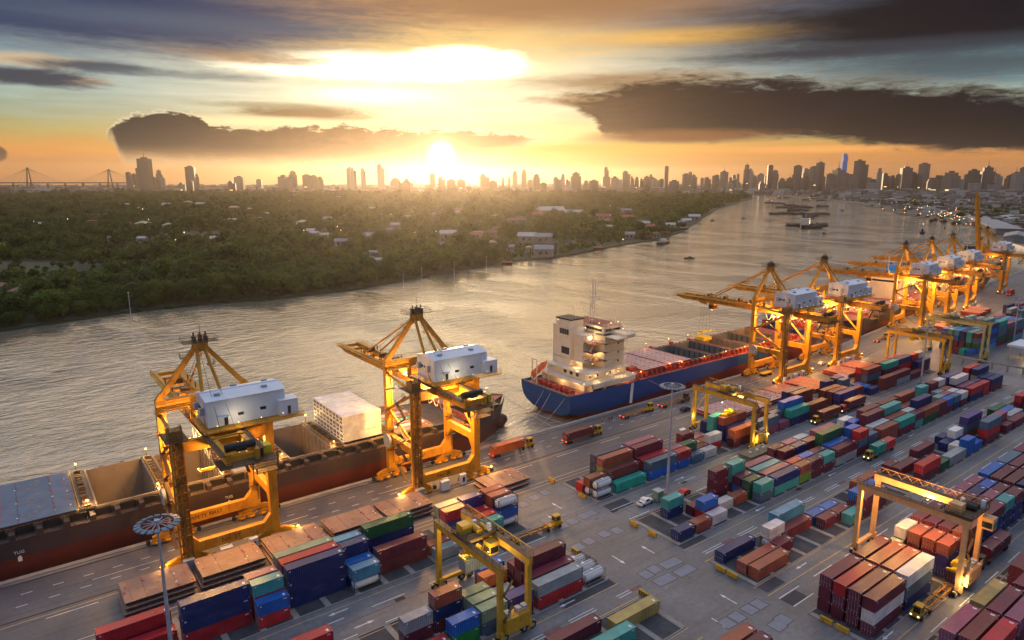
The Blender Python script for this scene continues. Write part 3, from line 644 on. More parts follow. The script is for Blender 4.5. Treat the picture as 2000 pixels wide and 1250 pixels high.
for key, lst in stacks.items():
    rows = {}
    for s_ in lst: rows.setdefault(s_[0], []).append(s_)
    for r_, ss in rows.items():
        ss.sort(key=lambda q: q[1])
        for _ in range(30):
            for a, c_ in zip(ss, ss[1:]):
                ov = a[1] + LEN[a[2]] + .22 - c_[1]
                if ov > 0: a[1] -= ov / 2; c_[1] += ov / 2
        for i, s_ in enumerate(ss):
            hc = s_[3].endswith('h'); cs = s_[3].rstrip('h'); n = len(cs); f = 1.11 if hc else 1.0
            x, y = s_[1] + random.uniform(-.05, .05), key[2] + r_ * key[3] + random.uniform(-.06, .06)
            for k, cd in enumerate(cs):
                lvl = n - 1 - k; z = .08 + lvl * H_ * f
                tier = 'alone' if n == 1 else 'top tier' if k == 0 else 'bottom tier' if lvl == 0 else 'middle tier'
                frm = 'left' if key[1] == 'L' else 'aisle'
                size = 'long' if s_[2] == '4' else 'short'
                lab = f"{CC[cd][0]} {size} container, {tier}, {ordn(i + 1)} stack from the {frm}, {rowname[r_]}, {names[key[:2]]}"
                # how much of it shows: top, front row or exposed end
                same = [q for q in ss if q is not s_]; fr = rows.get(r_ - 1, [])
                frontn = max([len(q[3].rstrip('h')) for q in fr if q[1] < x + LEN[s_[2]] and q[1] + LEN[q[2]] > x] or [0])
                leftn = max([len(q[3].rstrip('h')) for q in same if 0 < x - (q[1] + LEN[q[2]]) < 3] or [0])
                vis = (k == 0) or lvl >= frontn or lvl >= leftn
                dist = math.sqrt(x * x + y * y + 85 ** 2)
                ITEMS.append((dist + (0 if vis else 1000), cd, s_[2], x, y, z, f, lab, 'containers in the ' + names[key[:2]]))
# far blocks past the second cross aisle: high stacks seen end-on
rnd = random.Random(3)
for (x0, y0, nr, nb, hs, nm) in ((381, 122.6, 6, 5, (4, 5), 'far quayside block'), (470, 128, 6, 4, (3, 4), 'farthest quayside block')):
    for r_ in range(nr):
        for bay in range(nb):
            nt = rnd.choice(hs) - (1 if bay > 2 else 0)
            if bay == 0 and r_ in (2, 3, 4, 5) and x0 < 400: nt = 4
            if bay == 0 and r_ > 3 and x0 > 400: nt = 2
            for lvl in range(nt):
                cd = rnd.choice('NNSSMMTPGBLCKM')
                x, y = x0 + bay * 13.0, y0 + r_ * 2.9 + bay * .0
                vis = lvl == nt - 1 or r_ == 0 or bay == 0
                lab = f"{CC[cd][0]} long container, level {lvl + 1} of stack {bay + 1}, {ordn(r_ + 1)} row of the {nm}"
                ITEMS.append((math.hypot(x, y) + (0 if vis else 1000), cd, '4', x, y, .05 + lvl * H_, 1.0, lab, 'containers in the ' + nm))
for (x, y, cd, nt) in ((374, 128.4, 'M', 1), (374, 125.6, 'C', 1), (374.5, 122.7, 'B', 1)):
    ITEMS.append((math.hypot(x, y), cd, '2', x, y, .05, 1.0, f"{CC[cd][0]} short container alone in front of the far high stacks", 'containers in the far quayside block'))
for (x, y, cd, z) in ((410, 98, 'N', 0), (410, 95, 'S', 0), (423, 98, 'M', 0), (423, 95, 'N', 0), (410, 98, 'N', 2.6), (423, 98, 'T', 2.6)):
    ITEMS.append((math.hypot(x, y), cd, '4', x, y, .05 + z, 1.0, f"{CC[cd][0]} long container {'on top' if z else 'at ground'} near the right frame edge, {'nearer' if x < 415 else 'farther'} {'inner' if y > 96 else 'outer'} stack", 'containers by the far right lane'))
ITEMS.sort(key=lambda q: q[0])
rest = MB(); restc = []
N_IND = 288
for i, (ds, cd, l_, x, y, z, f, lab, grp) in enumerate(ITEMS):
    if i < N_IND: container(cd, l_, x, y, z, lab, grp, detail=ds < 235, hc=f)
    else:
        lo = CM[l_]['lowmb']; k = len(lo.f)
        rest.add([(a + x, b_ + y, c_ * f + z) for a, b_, c_ in lo.v], lo.f, 'MDRNSTPKBGCLWObEUVXYg'.index(cd))
rm = []
for cd in 'MDRNSTPKBGCLWObEUVXYg':
    nm_ = 'stack_paint_' + CC[cd][0].replace(' ', '_').replace('-', '_')
    if nm_ not in MATS: mat(nm_, CC[cd][1], .5, 0, .25, .4, .2)
    rm.append(nm_)
kind(obj('container_stacks', (rest, rm)), 'stuff')
print('containers', len(ITEMS))

# ------------------------------------------------------------------ ship-to-shore gantry cranes
CY = 'crane_yellow'
def part(name, b, mats, parent, loc=(0, 0, 0)): return obj(name, (b, mats if isinstance(mats, list) else [mats]), parent, loc)
WHEEL = MB().tube((0, -.22, 0), (0, .22, 0), .42, 10).mesh('wheel', ['black'])
BOG = MB(); BOG.prism([(-4.6, 2.1), (4.6, 2.1), (2.2, 3.1), (-2.2, 3.1)], 'y', -.5, .5)
for s_ in (-1, 1):
    BOG.prism([(s_ * 2.6 - 2.2, 1.15), (s_ * 2.6 + 2.2, 1.15), (s_ * 2.6 + 1.1, 2.0), (s_ * 2.6 - 1.1, 2.0)], 'y', -.42, .42)
    for t_ in (-1.15, 1.15): BOG.box(s_ * 2.6 + t_ - .95, s_ * 2.6 + t_ + .95, -.36, .36, .45, 1.1); BOG.tube((s_ * 2.6 + t_ - .5, -.9, .8), (s_ * 2.6 + t_ + .5, -.9, .8), .32, 8)
BOG.box(-6.0, -5.2, -.35, .35, .5, 1.5, 1); BOG.box(5.2, 6.0, -.35, .35, .5, 1.5, 1)
BOGM = BOG.mesh('bogie', [CY, 'black'])
HX, GY = 9.75, -15.0
def lit(parent, loc, sz=(.5, .5, .3), m='sodium'):
    a, b_, c_ = (q * .8 for q in sz); return obj('floodlight', (MB().add([(a, 0, 0), (0, b_, 0), (-a, 0, 0), (0, -b_, 0), (0, 0, c_), (0, 0, -c_)], [(0, 1, 4), (1, 2, 4), (2, 3, 4), (3, 0, 4), (1, 0, 5), (2, 1, 5), (3, 2, 5), (0, 3, 5)]), [m]), parent, loc)
def make_crane():
    rt_ = empty('gantry_crane')
    for sx in (-1, 1):
        x = sx * HX
        b = MB(); b.prism([(x - 1.0, 3.1), (x + 1.0, 3.1), (x + 1.0, 35.2), (x + sx * -.2, 36.8), (x - 1.0, 35.2)] if sx < 0 else [(x - 1.0, 3.1), (x + 1.0, 3.1), (x + 1.0, 35.2), (x - .2, 36.8), (x - 1.0, 35.2)], 'y', -.8, .8); part('leg', b, CY, rt_)
        b = MB(); b.box(x - 1.0, x + 1.0, GY - .8, GY + .8, 3.1, 30.2); part('leg', b, CY, rt_)
        # side portal beam with haunches
        b = MB(); b.prism([(GY + .8, 8.6), (GY + 2.6, 11.6), (-2.6, 11.6), (-.8, 8.6), (-.8, 13.6), (GY + .8, 13.6)], 'x', x - .75, x + .75); pb = part('portal_beam', b, CY, rt_)
        b = MB().rail([(x + sx * .7, GY + .8, 13.6), (x + sx * .7, -.8, 13.6)]); part('railing', b, CY, pb)
        b = MB(); b.tube((x, GY + .8, 29.6), (x, -.8, 31.2), .42, 10); part('tie_tube', b, CY, rt_)
    b = MB(); b.tube((-HX, GY + .8, 28.6), (-HX, -.8, 21.5), .4, 8); part('brace', b, CY, rt_)
    b = MB(); b.tube((-HX, -.8, 20.5), (-HX, GY + .8, 14.2), .4, 8); part('brace', b, CY, rt_)
    b = MB(); b.tube((HX, -.8, 27.0), (HX, GY + .8, 14.4), .4, 8); part('brace', b, CY, rt_)
    for y in (0, GY):
        b = MB(); b.prism([(-HX + 1, 3.2), (HX - 1, 3.2), (HX - 1, 7.4), (HX - 2.6, 5.6), (-HX + 2.6, 5.6), (-HX + 1, 7.4)], 'y', y - .7, y + .7); part('sill_beam', b, CY, rt_)
        for sx in (-1, 1):
            bg = obj('bogie', BOGM, rt_, (sx * HX, y, 0))
            for t_ in (-3.75, -1.45, 1.45, 3.75): obj('wheel', WHEEL, bg, (t_, 0, .45))
    b = MB(); b.box(-HX + 1, HX - 1, -.75, .75, 32.6, 35.0); part('upper_beam', b, CY, rt_)
    b = MB(); b.box(-HX + 1, HX - 1, GY - .6, GY + .6, 27.0, 29.6); part('upper_beam', b, CY, rt_)
    for x in (-2.9, 2.9):
        b = MB(); b.box(x - .5, x + .5, -30, 3.2, 27.6, 29.9); b.box(x - .35, x + .35, -.6, .6, 29.9, 32.6); part('girder', b, CY, rt_)
    b = MB()
    for y in (-29.5, -24, -18, -9, -4): b.box(-2.4, 2.4, y - .3, y + .3, 28.2, 29.4)
    part('girder_tie', b, CY, rt_)
    # boom
    bm_ = MB()
    for x in (-2.9, 2.9): bm_.prism([(3.6, 27.6), (44, 27.6), (48, 28.6), (48, 29.6), (3.6, 29.9)], 'x', x - .48, x + .48)
    for y in (5, 11, 17, 23, 29, 35, 41, 47): bm_.box(-2.4, 2.4, y - .25, y + .25, 28.3, 29.4)
    bo = part('boom', bm_, CY, rt_)
    b = MB()
    for x in (-3.9, 3.9): b.rail([(x, 4, 29.6), (x, 48, 29.6)], 1.1, 0, 2.0); b.box(x - .45, x + .45, 4, 48, 29.45, 29.55)
    b.box(-3.6, 3.6, 48, 50.5, 28.4, 28.55); b.rail([(-3.6, 48, 28.55), (-3.6, 50.5, 28.55), (3.6, 50.5, 28.55), (3.6, 48, 28.55)]); part('walkway', b, CY, bo)
    b = MB()
    for y in (8, 14, 22, 31): b.box(-1.2, 1.2, y - .6, y + .6, 29.95, 31.0 + (y % 3) * .3); b.tube((-2.9, y + 1, 30), (-2.9, y + 1, 31.6), .16, 6); b.tube((2.9, y + 1.4, 30), (2.9, y + 1.4, 31.6), .16, 6)
    part('sheave_block', b, 'dark_steel', bo)
    # A-frame
    for sx in (-1, 1):
        b = MB(); b.beam((sx * (HX - .3), 0, 35.6), (sx * .9, 0, 46.6), 1.3, 1.25, 0, 1.1, 1.0); part('apex_leg', b, CY, rt_)
        b = MB(); b.tube((sx * .8, -.4, 46.2), (sx * 2.9, -13.0, 30.0), .42, 10); part('backstay', b, CY, rt_)
        b = MB(); b.tube((sx * .9, .5, 46.0), (sx * 2.9, 30, 30.0), .26, 8); part('forestay', b, CY, bo if False else rt_)
        b = MB(); b.tube((sx * .5, .5, 47.2), (sx * 1.4, 27, 30.6), .06, 4); part('cable', b, 'dark_steel', rt_)
        b = MB(); b.tube((sx * .5, -.5, 47.2), (sx * 1.6, -20, 31), .05, 4); part('cable', b, 'dark_steel', rt_)
    b = MB(); b.box(-1.6, 1.6, -1.0, 1.0, 45.4, 47.6); hd = part('apex_head', b, CY, rt_)
    b = MB(); b.box(-3.9, 3.9, -1.6, 1.9, 47.6, 47.75); b.rail([(-3.9, -1.6, 47.75), (3.9, -1.6, 47.75), (3.9, 1.9, 47.75), (-3.9, 1.9, 47.75), (-3.9, -1.6, 47.75)])
    for x in (-1.2, .2, 1.4): b.box(x - .35, x + .35, -.8, .8, 47.75, 49.4 - abs(x) * .3); b.tube((x, 0, 49), (x, 0, 49.9), .2, 6)
    b.tube((.3, .2, 49), (.3, .2, 52.5), .06, 5); b.box(-4.4, -2.0, .3, 1.6, 43.9, 44.0); b.rail([(-4.4, .3, 44), (-4.4, 1.6, 44), (-2, 1.6, 44)]); b.box(.8, 2.4, -2.6, -1.0, 42.2, 42.3); b.rail([(2.4, -1, 42.3), (2.4, -2.6, 42.3), (.8, -2.6, 42.3)])
    part('apex_platform', b, 'dark_steel', hd)
    # machinery house
    x0, x1, y0, y1, z0, z1 = -2.9, 14.4, -14.3, -4.9, 30.9, 37.0
    h_ = MB(); h_.box(x0, x1, y0, y1, z0, z1)
    for i in range(1, 24): h_.box(x0 + (x1 - x0) * i / 24 - .03, x0 + (x1 - x0) * i / 24 + .03, y0 - .04, y0, z0, z1 - .05)
    for i in range(1, 13): h_.box(x0 - .04, x0, y0 + (y1 - y0) * i / 13 - .03, y0 + (y1 - y0) * i / 13 + .03, z0, z1 - .05)
    ho = part('machinery_house', h_, 'white_panel', rt_)
    ym = (y0 + y1) / 2; b = MB(); b.prism([(y0 - .3, z1 - .02), (y1 + .3, z1 - .02), (ym, z1 + 1.0)], 'x', x0 - .25, x1 + .25); b.box(x0 - .2, x1 + .2, ym - .35, ym + .35, z1 + .93, z1 + 1.06); ro = part('roof', b, 'white_panel', ho)
    for (x, y) in ((0, y0 + 2.2), (5, y1 - 2), (10.5, y0 + 2.4), (12, y1 - 2.2)):
        part('roof_vent', MB().box(x - .6, x + .6, y - .45, y + .45, z1 + .3, z1 + .95), 'grey_box', ro)
    part('annex', MB().box(12.6, 16.9, y0 - 1.6, y0 + 2.2, z0, z0 + 3.6).box(12.5, 17.0, y0 - 1.75, y0 + 2.3, z0 + 3.6, z0 + 3.75), 'white_panel', ho)
    for (x, z) in ((3.6, 32.6), (8.6, 32.9)): part('window', MB().box(x, x + 1.3, y0 - .06, y0 + .02, z, z + .7), 'glass_dark', ho)
    for y in (-9.6, -8.2): part('window', MB().box(x0 - .06, x0 + .02, y, y + 1.0, 33.9, 34.6), 'glass_dark', ho)
    for y in (-11.6, -6.6): part('air_conditioner', MB().box(x0 - 1.0, x0, y - .6, y + .6, 33.4, 35.0), 'grey_box', ho)
    part('door', MB().box(.6, 1.4, y0 - .07, y0 + .02, 31.0, 33.0).box(-.9, 1.6, y0 - 1.0, y0, 33.1, 33.2, 1), ['glass_dark', 'white_panel'], ho)
    part('door', MB().box(14.4, 15.1, y0 - 1.68, y0 - 1.58, 31.1, 33.1), 'glass_dark', ho)
    b = MB(); b.box(x0 - 1.4, x1 + 3.4, y0 - 2.6, y1 + 1.2, 30.35, 30.6); b.rail([(x0 - 1.4, y1 + 1, 30.6), (x0 - 1.4, y0 - 2.6, 30.6), (x1 + 3.4, y0 - 2.6, 30.6), (x1 + 3.4, y1 + 1, 30.6)]); b.box(x0, x1, y0, y0 + .6, 29.9, 30.35); b.box(x0, x1, y1 - .6, y1, 29.9, 30.35)
    part('house_platform', b, CY, rt_)
    # lift shaft and stairs at the land-side left leg; shaft coloured for the leg's shade
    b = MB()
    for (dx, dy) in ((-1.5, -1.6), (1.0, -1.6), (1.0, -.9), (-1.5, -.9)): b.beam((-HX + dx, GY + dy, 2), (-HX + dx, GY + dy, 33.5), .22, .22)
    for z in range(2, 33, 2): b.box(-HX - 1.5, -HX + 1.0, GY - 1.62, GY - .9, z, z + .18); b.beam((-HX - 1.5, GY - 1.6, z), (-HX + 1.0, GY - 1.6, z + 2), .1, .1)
    b.box(-HX - .5, -HX + .1, GY - 1.5, GY - 1.0, 2, 30); part('lift_shaft', b, 'shaded_yellow', rt_)
    b = MB(); b.box(-HX - 1.4, -HX + .9, GY - 2.8, GY - 1.6, .3, 3.0); part('lift_base', b, 'grey_box', rt_)
    b = MB(); z = 4.0; k = 0
    while z < 28:
        ya, yb = (-13, -8) if k % 2 == 0 else (-8, -13)
        b.beam((-HX - 1.7, ya, z), (-HX - 1.7, yb, z + 3), .8, .14); b.beam((-HX - 2.1, ya, z + 1), (-HX - 2.1, yb, z + 4), .07, .07); b.box(-HX - 2.2, -HX - 1.0, yb - .7, yb + .7, z + 3, z + 3.1); b.rail([(-HX - 2.2, yb - .7, z + 3.1), (-HX - 2.2, yb + .7, z + 3.1)])
        z += 3; k += 1
    part('stairs', b, 'dark_steel', rt_)
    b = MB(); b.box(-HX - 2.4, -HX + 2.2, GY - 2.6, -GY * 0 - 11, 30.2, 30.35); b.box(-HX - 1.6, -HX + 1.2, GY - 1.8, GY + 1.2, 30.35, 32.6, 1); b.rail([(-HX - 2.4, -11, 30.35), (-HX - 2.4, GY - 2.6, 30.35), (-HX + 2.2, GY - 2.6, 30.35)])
    part('lift_landing', b, ['dark_steel', 'shaded_yellow'], rt_)
    for sx in (-1, 1):
        b = MB()
        for z in (9, 15, 21, 27): b.box(sx * HX - 1.7, sx * HX + 1.7, -1.6, -.8, z, z + .1); b.rail([(sx * HX - 1.7, -1.6, z + .1), (sx * HX + 1.7, -1.6, z + .1)], 1.0)
        for yy in (-1.1, -.95): b.beam((sx * HX + .5, yy, 5), (sx * HX + .5, yy, 30), .07, .07)
        part('leg_ladder', b, 'dark_steel', rt_)
    b = MB()
    for x in (-4.0, 4.0): b.rail([(x, -30, 29.9), (x, 3, 29.9)], 1.1, 0, 2.0); b.box(x - .5, x + .5, -30, 3, 29.75, 29.88)
    part('girder_walkway', b, 'dark_steel', rt_)
    b = MB(); b.box(-HX - 1.6, HX + 1.6, -1.7, -.9, 32.4, 32.5); b.rail([(-HX - 1.6, -1.7, 32.5), (HX + 1.6, -1.7, 32.5)], 1.05); b.rail([(-HX + 1, .6, 35.0), (HX - 1, .6, 35.0)], 1.05); part('beam_walkway', b, CY, rt_)
    b = MB(); b.tube((-HX - 1.2, -1.6, 12.2), (-HX - 1.9, -1.6, 12.2), 2.0, 20); b.tube((-HX - 1.0, -1.6, 12.2), (-HX - 2.1, -1.6, 12.2), .5, 10); part('cable_reel', b, 'grey_box', rt_)
    # rear service platforms
    b = MB(); b.box(-4.8, 6.8, -31, -25, 27.2, 27.35); b.rail([(-4.8, -25, 27.35), (-4.8, -31, 27.35), (6.8, -31, 27.35), (6.8, -25, 27.35)]); b.box(2.5, 8.0, -27, -21, 24.2, 24.35); b.rail([(8, -21, 24.35), (8, -27, 24.35), (2.5, -27, 24.35)]); b.box(4, 9.0, -24, -20.5, 21.6, 21.75); b.rail([(9, -20.5, 21.75), (9, -24, 21.75), (4, -24, 21.75)])
    for (x, y) in ((2.6, -26.8), (7.8, -26.8), (7.8, -21.2), (4.2, -23.8), (8.8, -23.8)): b.beam((x, y, 21.6), (x, y, 27.3), .18, .18)
    b.beam((1, -25, 27.2), (3, -22, 21.8), .7, .12); part('service_platform', b, 'dark_steel', rt_)
    part('winch', MB().tube((-3.0, -28, 30.7), (3.0, -28, 30.7), .8, 12).box(-1, 1, -29.2, -26.8, 29.9, 30.6).box(3.2, 4.4, -29, -26.6, 27.4, 29.8), 'black', rt_)
    part('counter_box', MB().box(3.6, 6.6, -27.5, -24.8, 27.4, 29.2), 'spreader_yellow', rt_)
    for sx in (-1, 1):
        b = MB(); n = 7
        for k in range(n):
            y_ = -24 + k * 3.2 + 1.6
            q = [(sx * 3.7, y_ - 1.6 + 3.2 * i / 6, 27.4 - 2.6 * (1 - ((i - 3) / 3) ** 2)) for i in range(7)]
            for a, c_ in zip(q, q[1:]): b.beam(a, c_, .12, .12)
        part('festoon_cable', b, 'rope', rt_)
    # cabinets on the sill
    part('cabinet', MB().box(-3.2, -.6, GY - 2.4, GY - 1.0, .3, 3.0), 'white_panel', rt_); part('cabinet', MB().box(3.2, 5.0, GY - 2.3, GY - 1.0, .3, 3.3).box(3.7, 4.4, GY - 2.36, GY - 2.29, 1.2, 2.6, 1), ['white', 'glass_dark'], rt_)
    # floodlights
    for l_ in ((-5.5, -7, 26.9), (5.5, -9, 26.9), (-5, 1.4, 31.6), (5, 1.4, 31.4), (0, -16.4, 26.6), (-HX - 5.4, GY, 2.0), (HX + 5.4, GY, 2.0)): lit(rt_, l_)
    for x in (-1.5, 3.0, 8, 13): lit(rt_, (x, y0 - 2.4, 31.9), (.16, .16, .16), 'warm_bulb')
    return rt_
def add_trolley(rt_, y, lit_=True, drop=None):
    b = MB(); b.box(-2.3, 2.3, y - 2.4, y + 2.4, 27.0, 27.55); b.box(-3.4, 3.4, y - 2.2, y - 1.8, 29.95, 30.3)
    for x in (-1.5, 1.5): b.tube((x, y - 1.8, 26.8), (x, y + 1.8, 26.8), .4, 8)
    tr = part('trolley', b, CY, rt_)
    cb = part('operator_cabin', MB().box(-1.3, 1.3, y - 5.6, y - 2.6, 24.2, 26.9).box(-1.2, 1.2, y - 5.63, y - 5.55, 24.6, 26.2, 1).box(-1.35, -1.28, y - 5.4, y - 2.8, 24.6, 26.2, 1), [CY, 'glass_dark'], tr)
    if lit_: lit(tr, (0, y - 3.8, 23.9), (1.0, 1.0, .25))
    if drop:
        b = MB()
        for x in (-2, 2):
            for yy in (-.9, .9): b.tube((x, y + yy, 27), (x * 1.4, y + yy, drop + 1.0), .045, 4)
        part('hoist_rope', b, 'dark_steel', tr)
        sp = MB(); sp.box(-6.0, 6.0, y - .35, y + .35, drop, drop + .5); sp.box(-2.4, 2.4, y - 1.1, y + 1.1, drop + .3, drop + .9)
        for x in (-6.0, 6.0): sp.box(x - .2, x + .2, y - 1.2, y + 1.2, drop, drop + .4)
        part('spreader', sp, 'spreader_yellow', tr)
CRANES = [('27', 35.6), ('28', 93.6), ('21', 270.0), ('20', 314.5), ('19', 424.0), ('18', 473.0), ('17', 520.0), ('16', 612.0)]
CLAB = {'27': 'yellow gantry crane marked No. 27 over the open hold', '28': 'yellow gantry crane marked No: 28 beside the white reefer stack', '21': 'yellow gantry crane with lowered boom nearest the blue ship midship', '20': 'yellow gantry crane just behind the one over the blue ship bow',
        '19': 'nearest of three far cranes, boom over the dark bow', '18': 'middle of the three far gantry cranes in a row', '17': 'farthest lowered-boom gantry crane of the row of three', '16': 'far right gantry crane with its boom raised upright'}
base_crane = make_crane(); croots = {}
for nm_, x in CRANES:
    c_ = base_crane if nm_ == '27' else copy_tree(base_crane)
    bend = x > 340
    c_.location = (x, quay_y(x) - 2.8, 0); c_.rotation_euler.z = ang if bend else 0
    tag(c_, CLAB[nm_], 'gantry crane', 'ship-to-shore cranes along the quay'); croots[nm_] = c_
UP = (R(90), 0, 0)
for nm_, c_ in croots.items():
    ty = dict([('27', -17), ('28', 7), ('21', 33), ('20', -8), ('19', 22), ('18', -4), ('17', 4), ('16', -8)])[nm_]
    add_trolley(c_, ty, True, {'21': 12.0, '27': 22.5}.get(nm_))
    if nm_ in ('27', '28'):
        lettering(('No. ' if nm_ == '27' else 'No: ') + nm_, 1.5, 'black', c_, (-.5 + (0 if nm_ == '27' else -1), GY - .73, 4.4), UP)
        lettering('SAFETY FIRST', 1.35, 'black', c_, (-2.5, -.73, 4.4), UP)
        for x in (-HX, HX): lettering(nm_, 1.1, 'black', c_, (x, -.83, 9.5), UP)
        lettering('DHI-DCW', 1.5, 'black', c_, (-3.45, -20.5, 28.7), (R(90), 0, R(-90)))
        lettering('PORT AUTHORITY', 1.35, 'black', c_, (-3.42, 36, 28.75), (R(90), 0, R(-90)))
    elif nm_ in ('21', '20'):
        lettering('PORT AUTHORITY OF THAILAND  No. ' + nm_, 1.35, 'black', c_, (-3.42, 26, 28.75), (R(90), 0, R(-90)))
# raised boom of the far crane
bo = [ch for ch in croots['16'].children if ch.name.startswith('boom')][0]
hinge = Matrix.Translation((0, 3.4, 29)) @ Matrix.Rotation(R(82), 4, 'X') @ Matrix.Translation((0, -3.4, -29))
bo.matrix_local = hinge
for ch in list(croots['16'].children):
    if ch.name.startswith('forestay'): bpy.data.objects.remove(ch)
# light from the crane floodlights
for nm_, c_ in croots.items():
    near = nm_ in ('27', '28')
    k = {'27': 1.0, '28': 1.5, '21': .9, '20': .9, '19': 1.1, '18': 1.1, '17': 1.0, '16': .12}[nm_]
    lamp(c_, (-5.5, -7, 25.9), 15000 * k); lamp(c_, (5.5, -9, 25.9), 15000 * k)
    lamp(c_, (0, 4.5, 26.0), 12000 * k); lamp(c_, (0, -18.5, 25.5), 9000 * k)
    lamp(c_, (-HX - 5.4, GY - .9, 3.2), 1300 * k); lamp(c_, (HX + 5.4, GY - .9, 3.2), 1300 * k)
lamp(croots['27'], (3, -17.4, 32.6), 260, (1, .8, .5)); lamp(croots['28'], (3, -17.4, 32.6), 420, (1, .8, .5)); lamp(croots['28'], (-2, 4, 30.5), 4000)

# ------------------------------------------------------------------ rubber-tyred yard gantries
TYRE = MB().tube((0, -.3, 0), (0, .3, 0), .78, 14); TYRE.tube((0, -.32, 0), (0, .32, 0), .4, 10, 1); TYREM = TYRE.mesh('wheel', ['rubber', 'grey_box'])
def make_rtg(name, paint, x, y0, y1, wb, h, ty, drop, rz=0., span_lit=False, brace=False):
    rt_ = empty(name, (x, y0, 0), rz); S = y1 - y0; hx = wb / 2
    for sx in (-1, 1):
        for y in (0, S):
            b = MB(); b.box(sx * hx - .5, sx * hx + .5, y - .45, y + .45, 2.2, h - 1.5); part('leg', b, paint, rt_)
        b = MB(); b.box(sx * hx - .42, sx * hx + .42, -.8, S + .8, h - 1.5, h); bm_ = part('main_beam', b, paint, rt_)
        part('walkway', MB().box(sx * hx - .62, sx * hx + .62, -.8, S + .8, h + .002, h + .08).rail([(sx * (hx + .6), -.8, h + .08), (sx * (hx + .6), S + .8, h + .08)]), 'dark_steel', bm_)
    b = MB()
    for i in range(9): y = S * (i + .5) / 9; b.beam((hx + .62, y - 1.2, h + .1), (hx + .62, y, h + 1.5), .1, .1); b.beam((hx + .62, y + 1.2, h + .1), (hx + .62, y, h + 1.5), .1, .1)
    b.beam((hx + .62, 0, h + 1.5), (hx + .62, S, h + 1.5), .12, .12); part('cable_rail', b, paint, rt_)
    for y in (0, S):
        b = MB(); b.box(-hx - .6, hx + .6, y - .4, y + .4, 1.5, 2.2); sb_ = part('sill_beam', b, paint, rt_)
        for sx in (-1, 1):
            wbk = part('wheel_bogie', MB().box(sx * hx - 1.7, sx * hx + 1.7, y - .25, y + .25, .95, 1.5).box(sx * hx - .35, sx * hx + .35, y - .9, y - .35, 1.0, 2.6), paint, rt_)
            for t_ in (-1.05, 1.05):
                for k in (0,): obj('wheel', TYREM, wbk, (sx * hx + t_, y, .79))
    if brace: b = MB(); b.beam((-hx, S, 6), (hx, S, 12), .22, .22); part('cross_brace', b, paint, rt_)
    b = MB(); b.box(-hx + .6, hx - .6, -1.5, .9, 2.3, 5.2)
    for i in range(12): b.box(-hx + .65 + i * (wb - 1.3) / 12, -hx + .95 + i * (wb - 1.3) / 12, -1.56, -1.5, 2.5, 5.0)
    pp = part('power_pack', b, paint, rt_)
    for xx in (-1.9, .6, 2.0): part('roof_unit', MB().box(xx - .5, xx + .5, -.9, .3, 5.2, 6.2), 'grey_box', pp)
    b = MB(); b.rail([(-hx + .6, -1.5, 5.2), (hx - .6, -1.5, 5.2)]); part('railing', b, paint, pp)
    b = MB(); z = 2.2; k = 0
    while z < h - 2: b.beam((-hx + (.2 if k % 2 else 2.4), -.8, z), (-hx + (2.4 if k % 2 else .2), -.8, z + 2.6), .5, .1); z += 2.6; k += 1
    part('stairs', b, 'dark_steel', rt_)
    tr = part('trolley', MB().box(-hx - .3, hx + .3, ty - 2.6, ty + 2.6, h + .1, h + .5).rail([(-hx - .3, ty - 2.6, h + .5), (hx + .3, ty - 2.6, h + .5), (hx + .3, ty + 2.6, h + .5), (-hx - .3, ty + 2.6, h + .5), (-hx - .3, ty - 2.6, h + .5)]), 'dark_steel', rt_)
    part('machinery_box', MB().box(-hx + .3, -hx + 2.6, ty - .2, ty + 2.0, h + .5, h + 2.3), paint, tr); part('hoist_drum', MB().tube((0, ty - 1.8, h + 1.2), (0, ty + 1.2, h + 1.2), .7, 12).tube((1.9, ty - 1.6, h + 1.0), (1.9, ty + .6, h + 1.0), .5, 10), 'black' if span_lit else paint, tr)
    part('cabinet', MB().box(hx - 1.4, hx - .7, ty - 2.2, ty - 1.5, h + .5, h + 2.2).box(hx - 2.6, hx - 1.9, ty + 1.2, ty + 1.9, h + .5, h + 1.8), 'white_panel', tr)
    part('operator_cabin', MB().box(hx - 2.8, hx - .6, ty - 4.6, ty - 2.4, h - 3.2, h - .6).box(hx - 2.85, hx - 2.8, ty - 4.4, ty - 2.6, h - 2.8, h - 1.5, 1).box(hx - 2.6, hx - .8, ty - 4.66, ty - 4.6, h - 2.8, h - 1.5, 1), [paint, 'glass_dark'], tr)
    part('trolley_beam', MB().box(-hx + .5, hx - .5, ty - 1.6, ty - 1.2, h - .9, h - .1).box(-hx + .5, hx - .5, ty + 1.2, ty + 1.6, h - .9, h - .1), paint, tr)
    b = MB()
    for xx in (-1.6, 1.6):
        for yy in (-.9, .9): b.tube((xx * .8, ty + yy * .6, h), (xx * 1.3, ty + yy, drop + .9), .04, 4)
    part('hoist_rope', b, 'dark_steel', tr)
    sp = MB(); sp.box(-3.0, 3.0, ty - .4, ty + .4, drop + .15, drop + .6); sp.box(-1.7, 1.7, ty - 1.0, ty + 1.0, drop + .5, drop + 1.2)
    for xx in (-3.0, 3.0): sp.box(xx - .2, xx + .2, ty - 1.2, ty + 1.2, drop + .02, drop + .5)
    for xx in (-1.2, 1.2): sp.tube((xx, ty - .8, drop + 1.4), (xx, ty + .8, drop + 1.4), .35, 8)
    part('spreader', sp, 'spreader_yellow', tr)
    return rt_
r1 = make_rtg('yard_gantry', 'rtg_yellow', 69.6, 91.3, 113.2, 6.6, 15.6, 13.2, 10.85)
r2 = make_rtg('yard_gantry', 'rtg_yellow', 189.0, 118.0, 141.2, 6.8, 15.8, 11.6, 7.95, brace=True)
r3 = make_rtg('yard_gantry', 'rtg_yellow_lit', 155.0, 46.0, 67.4, 8.2, 17.2, 1.6, 4.3, 0, True)
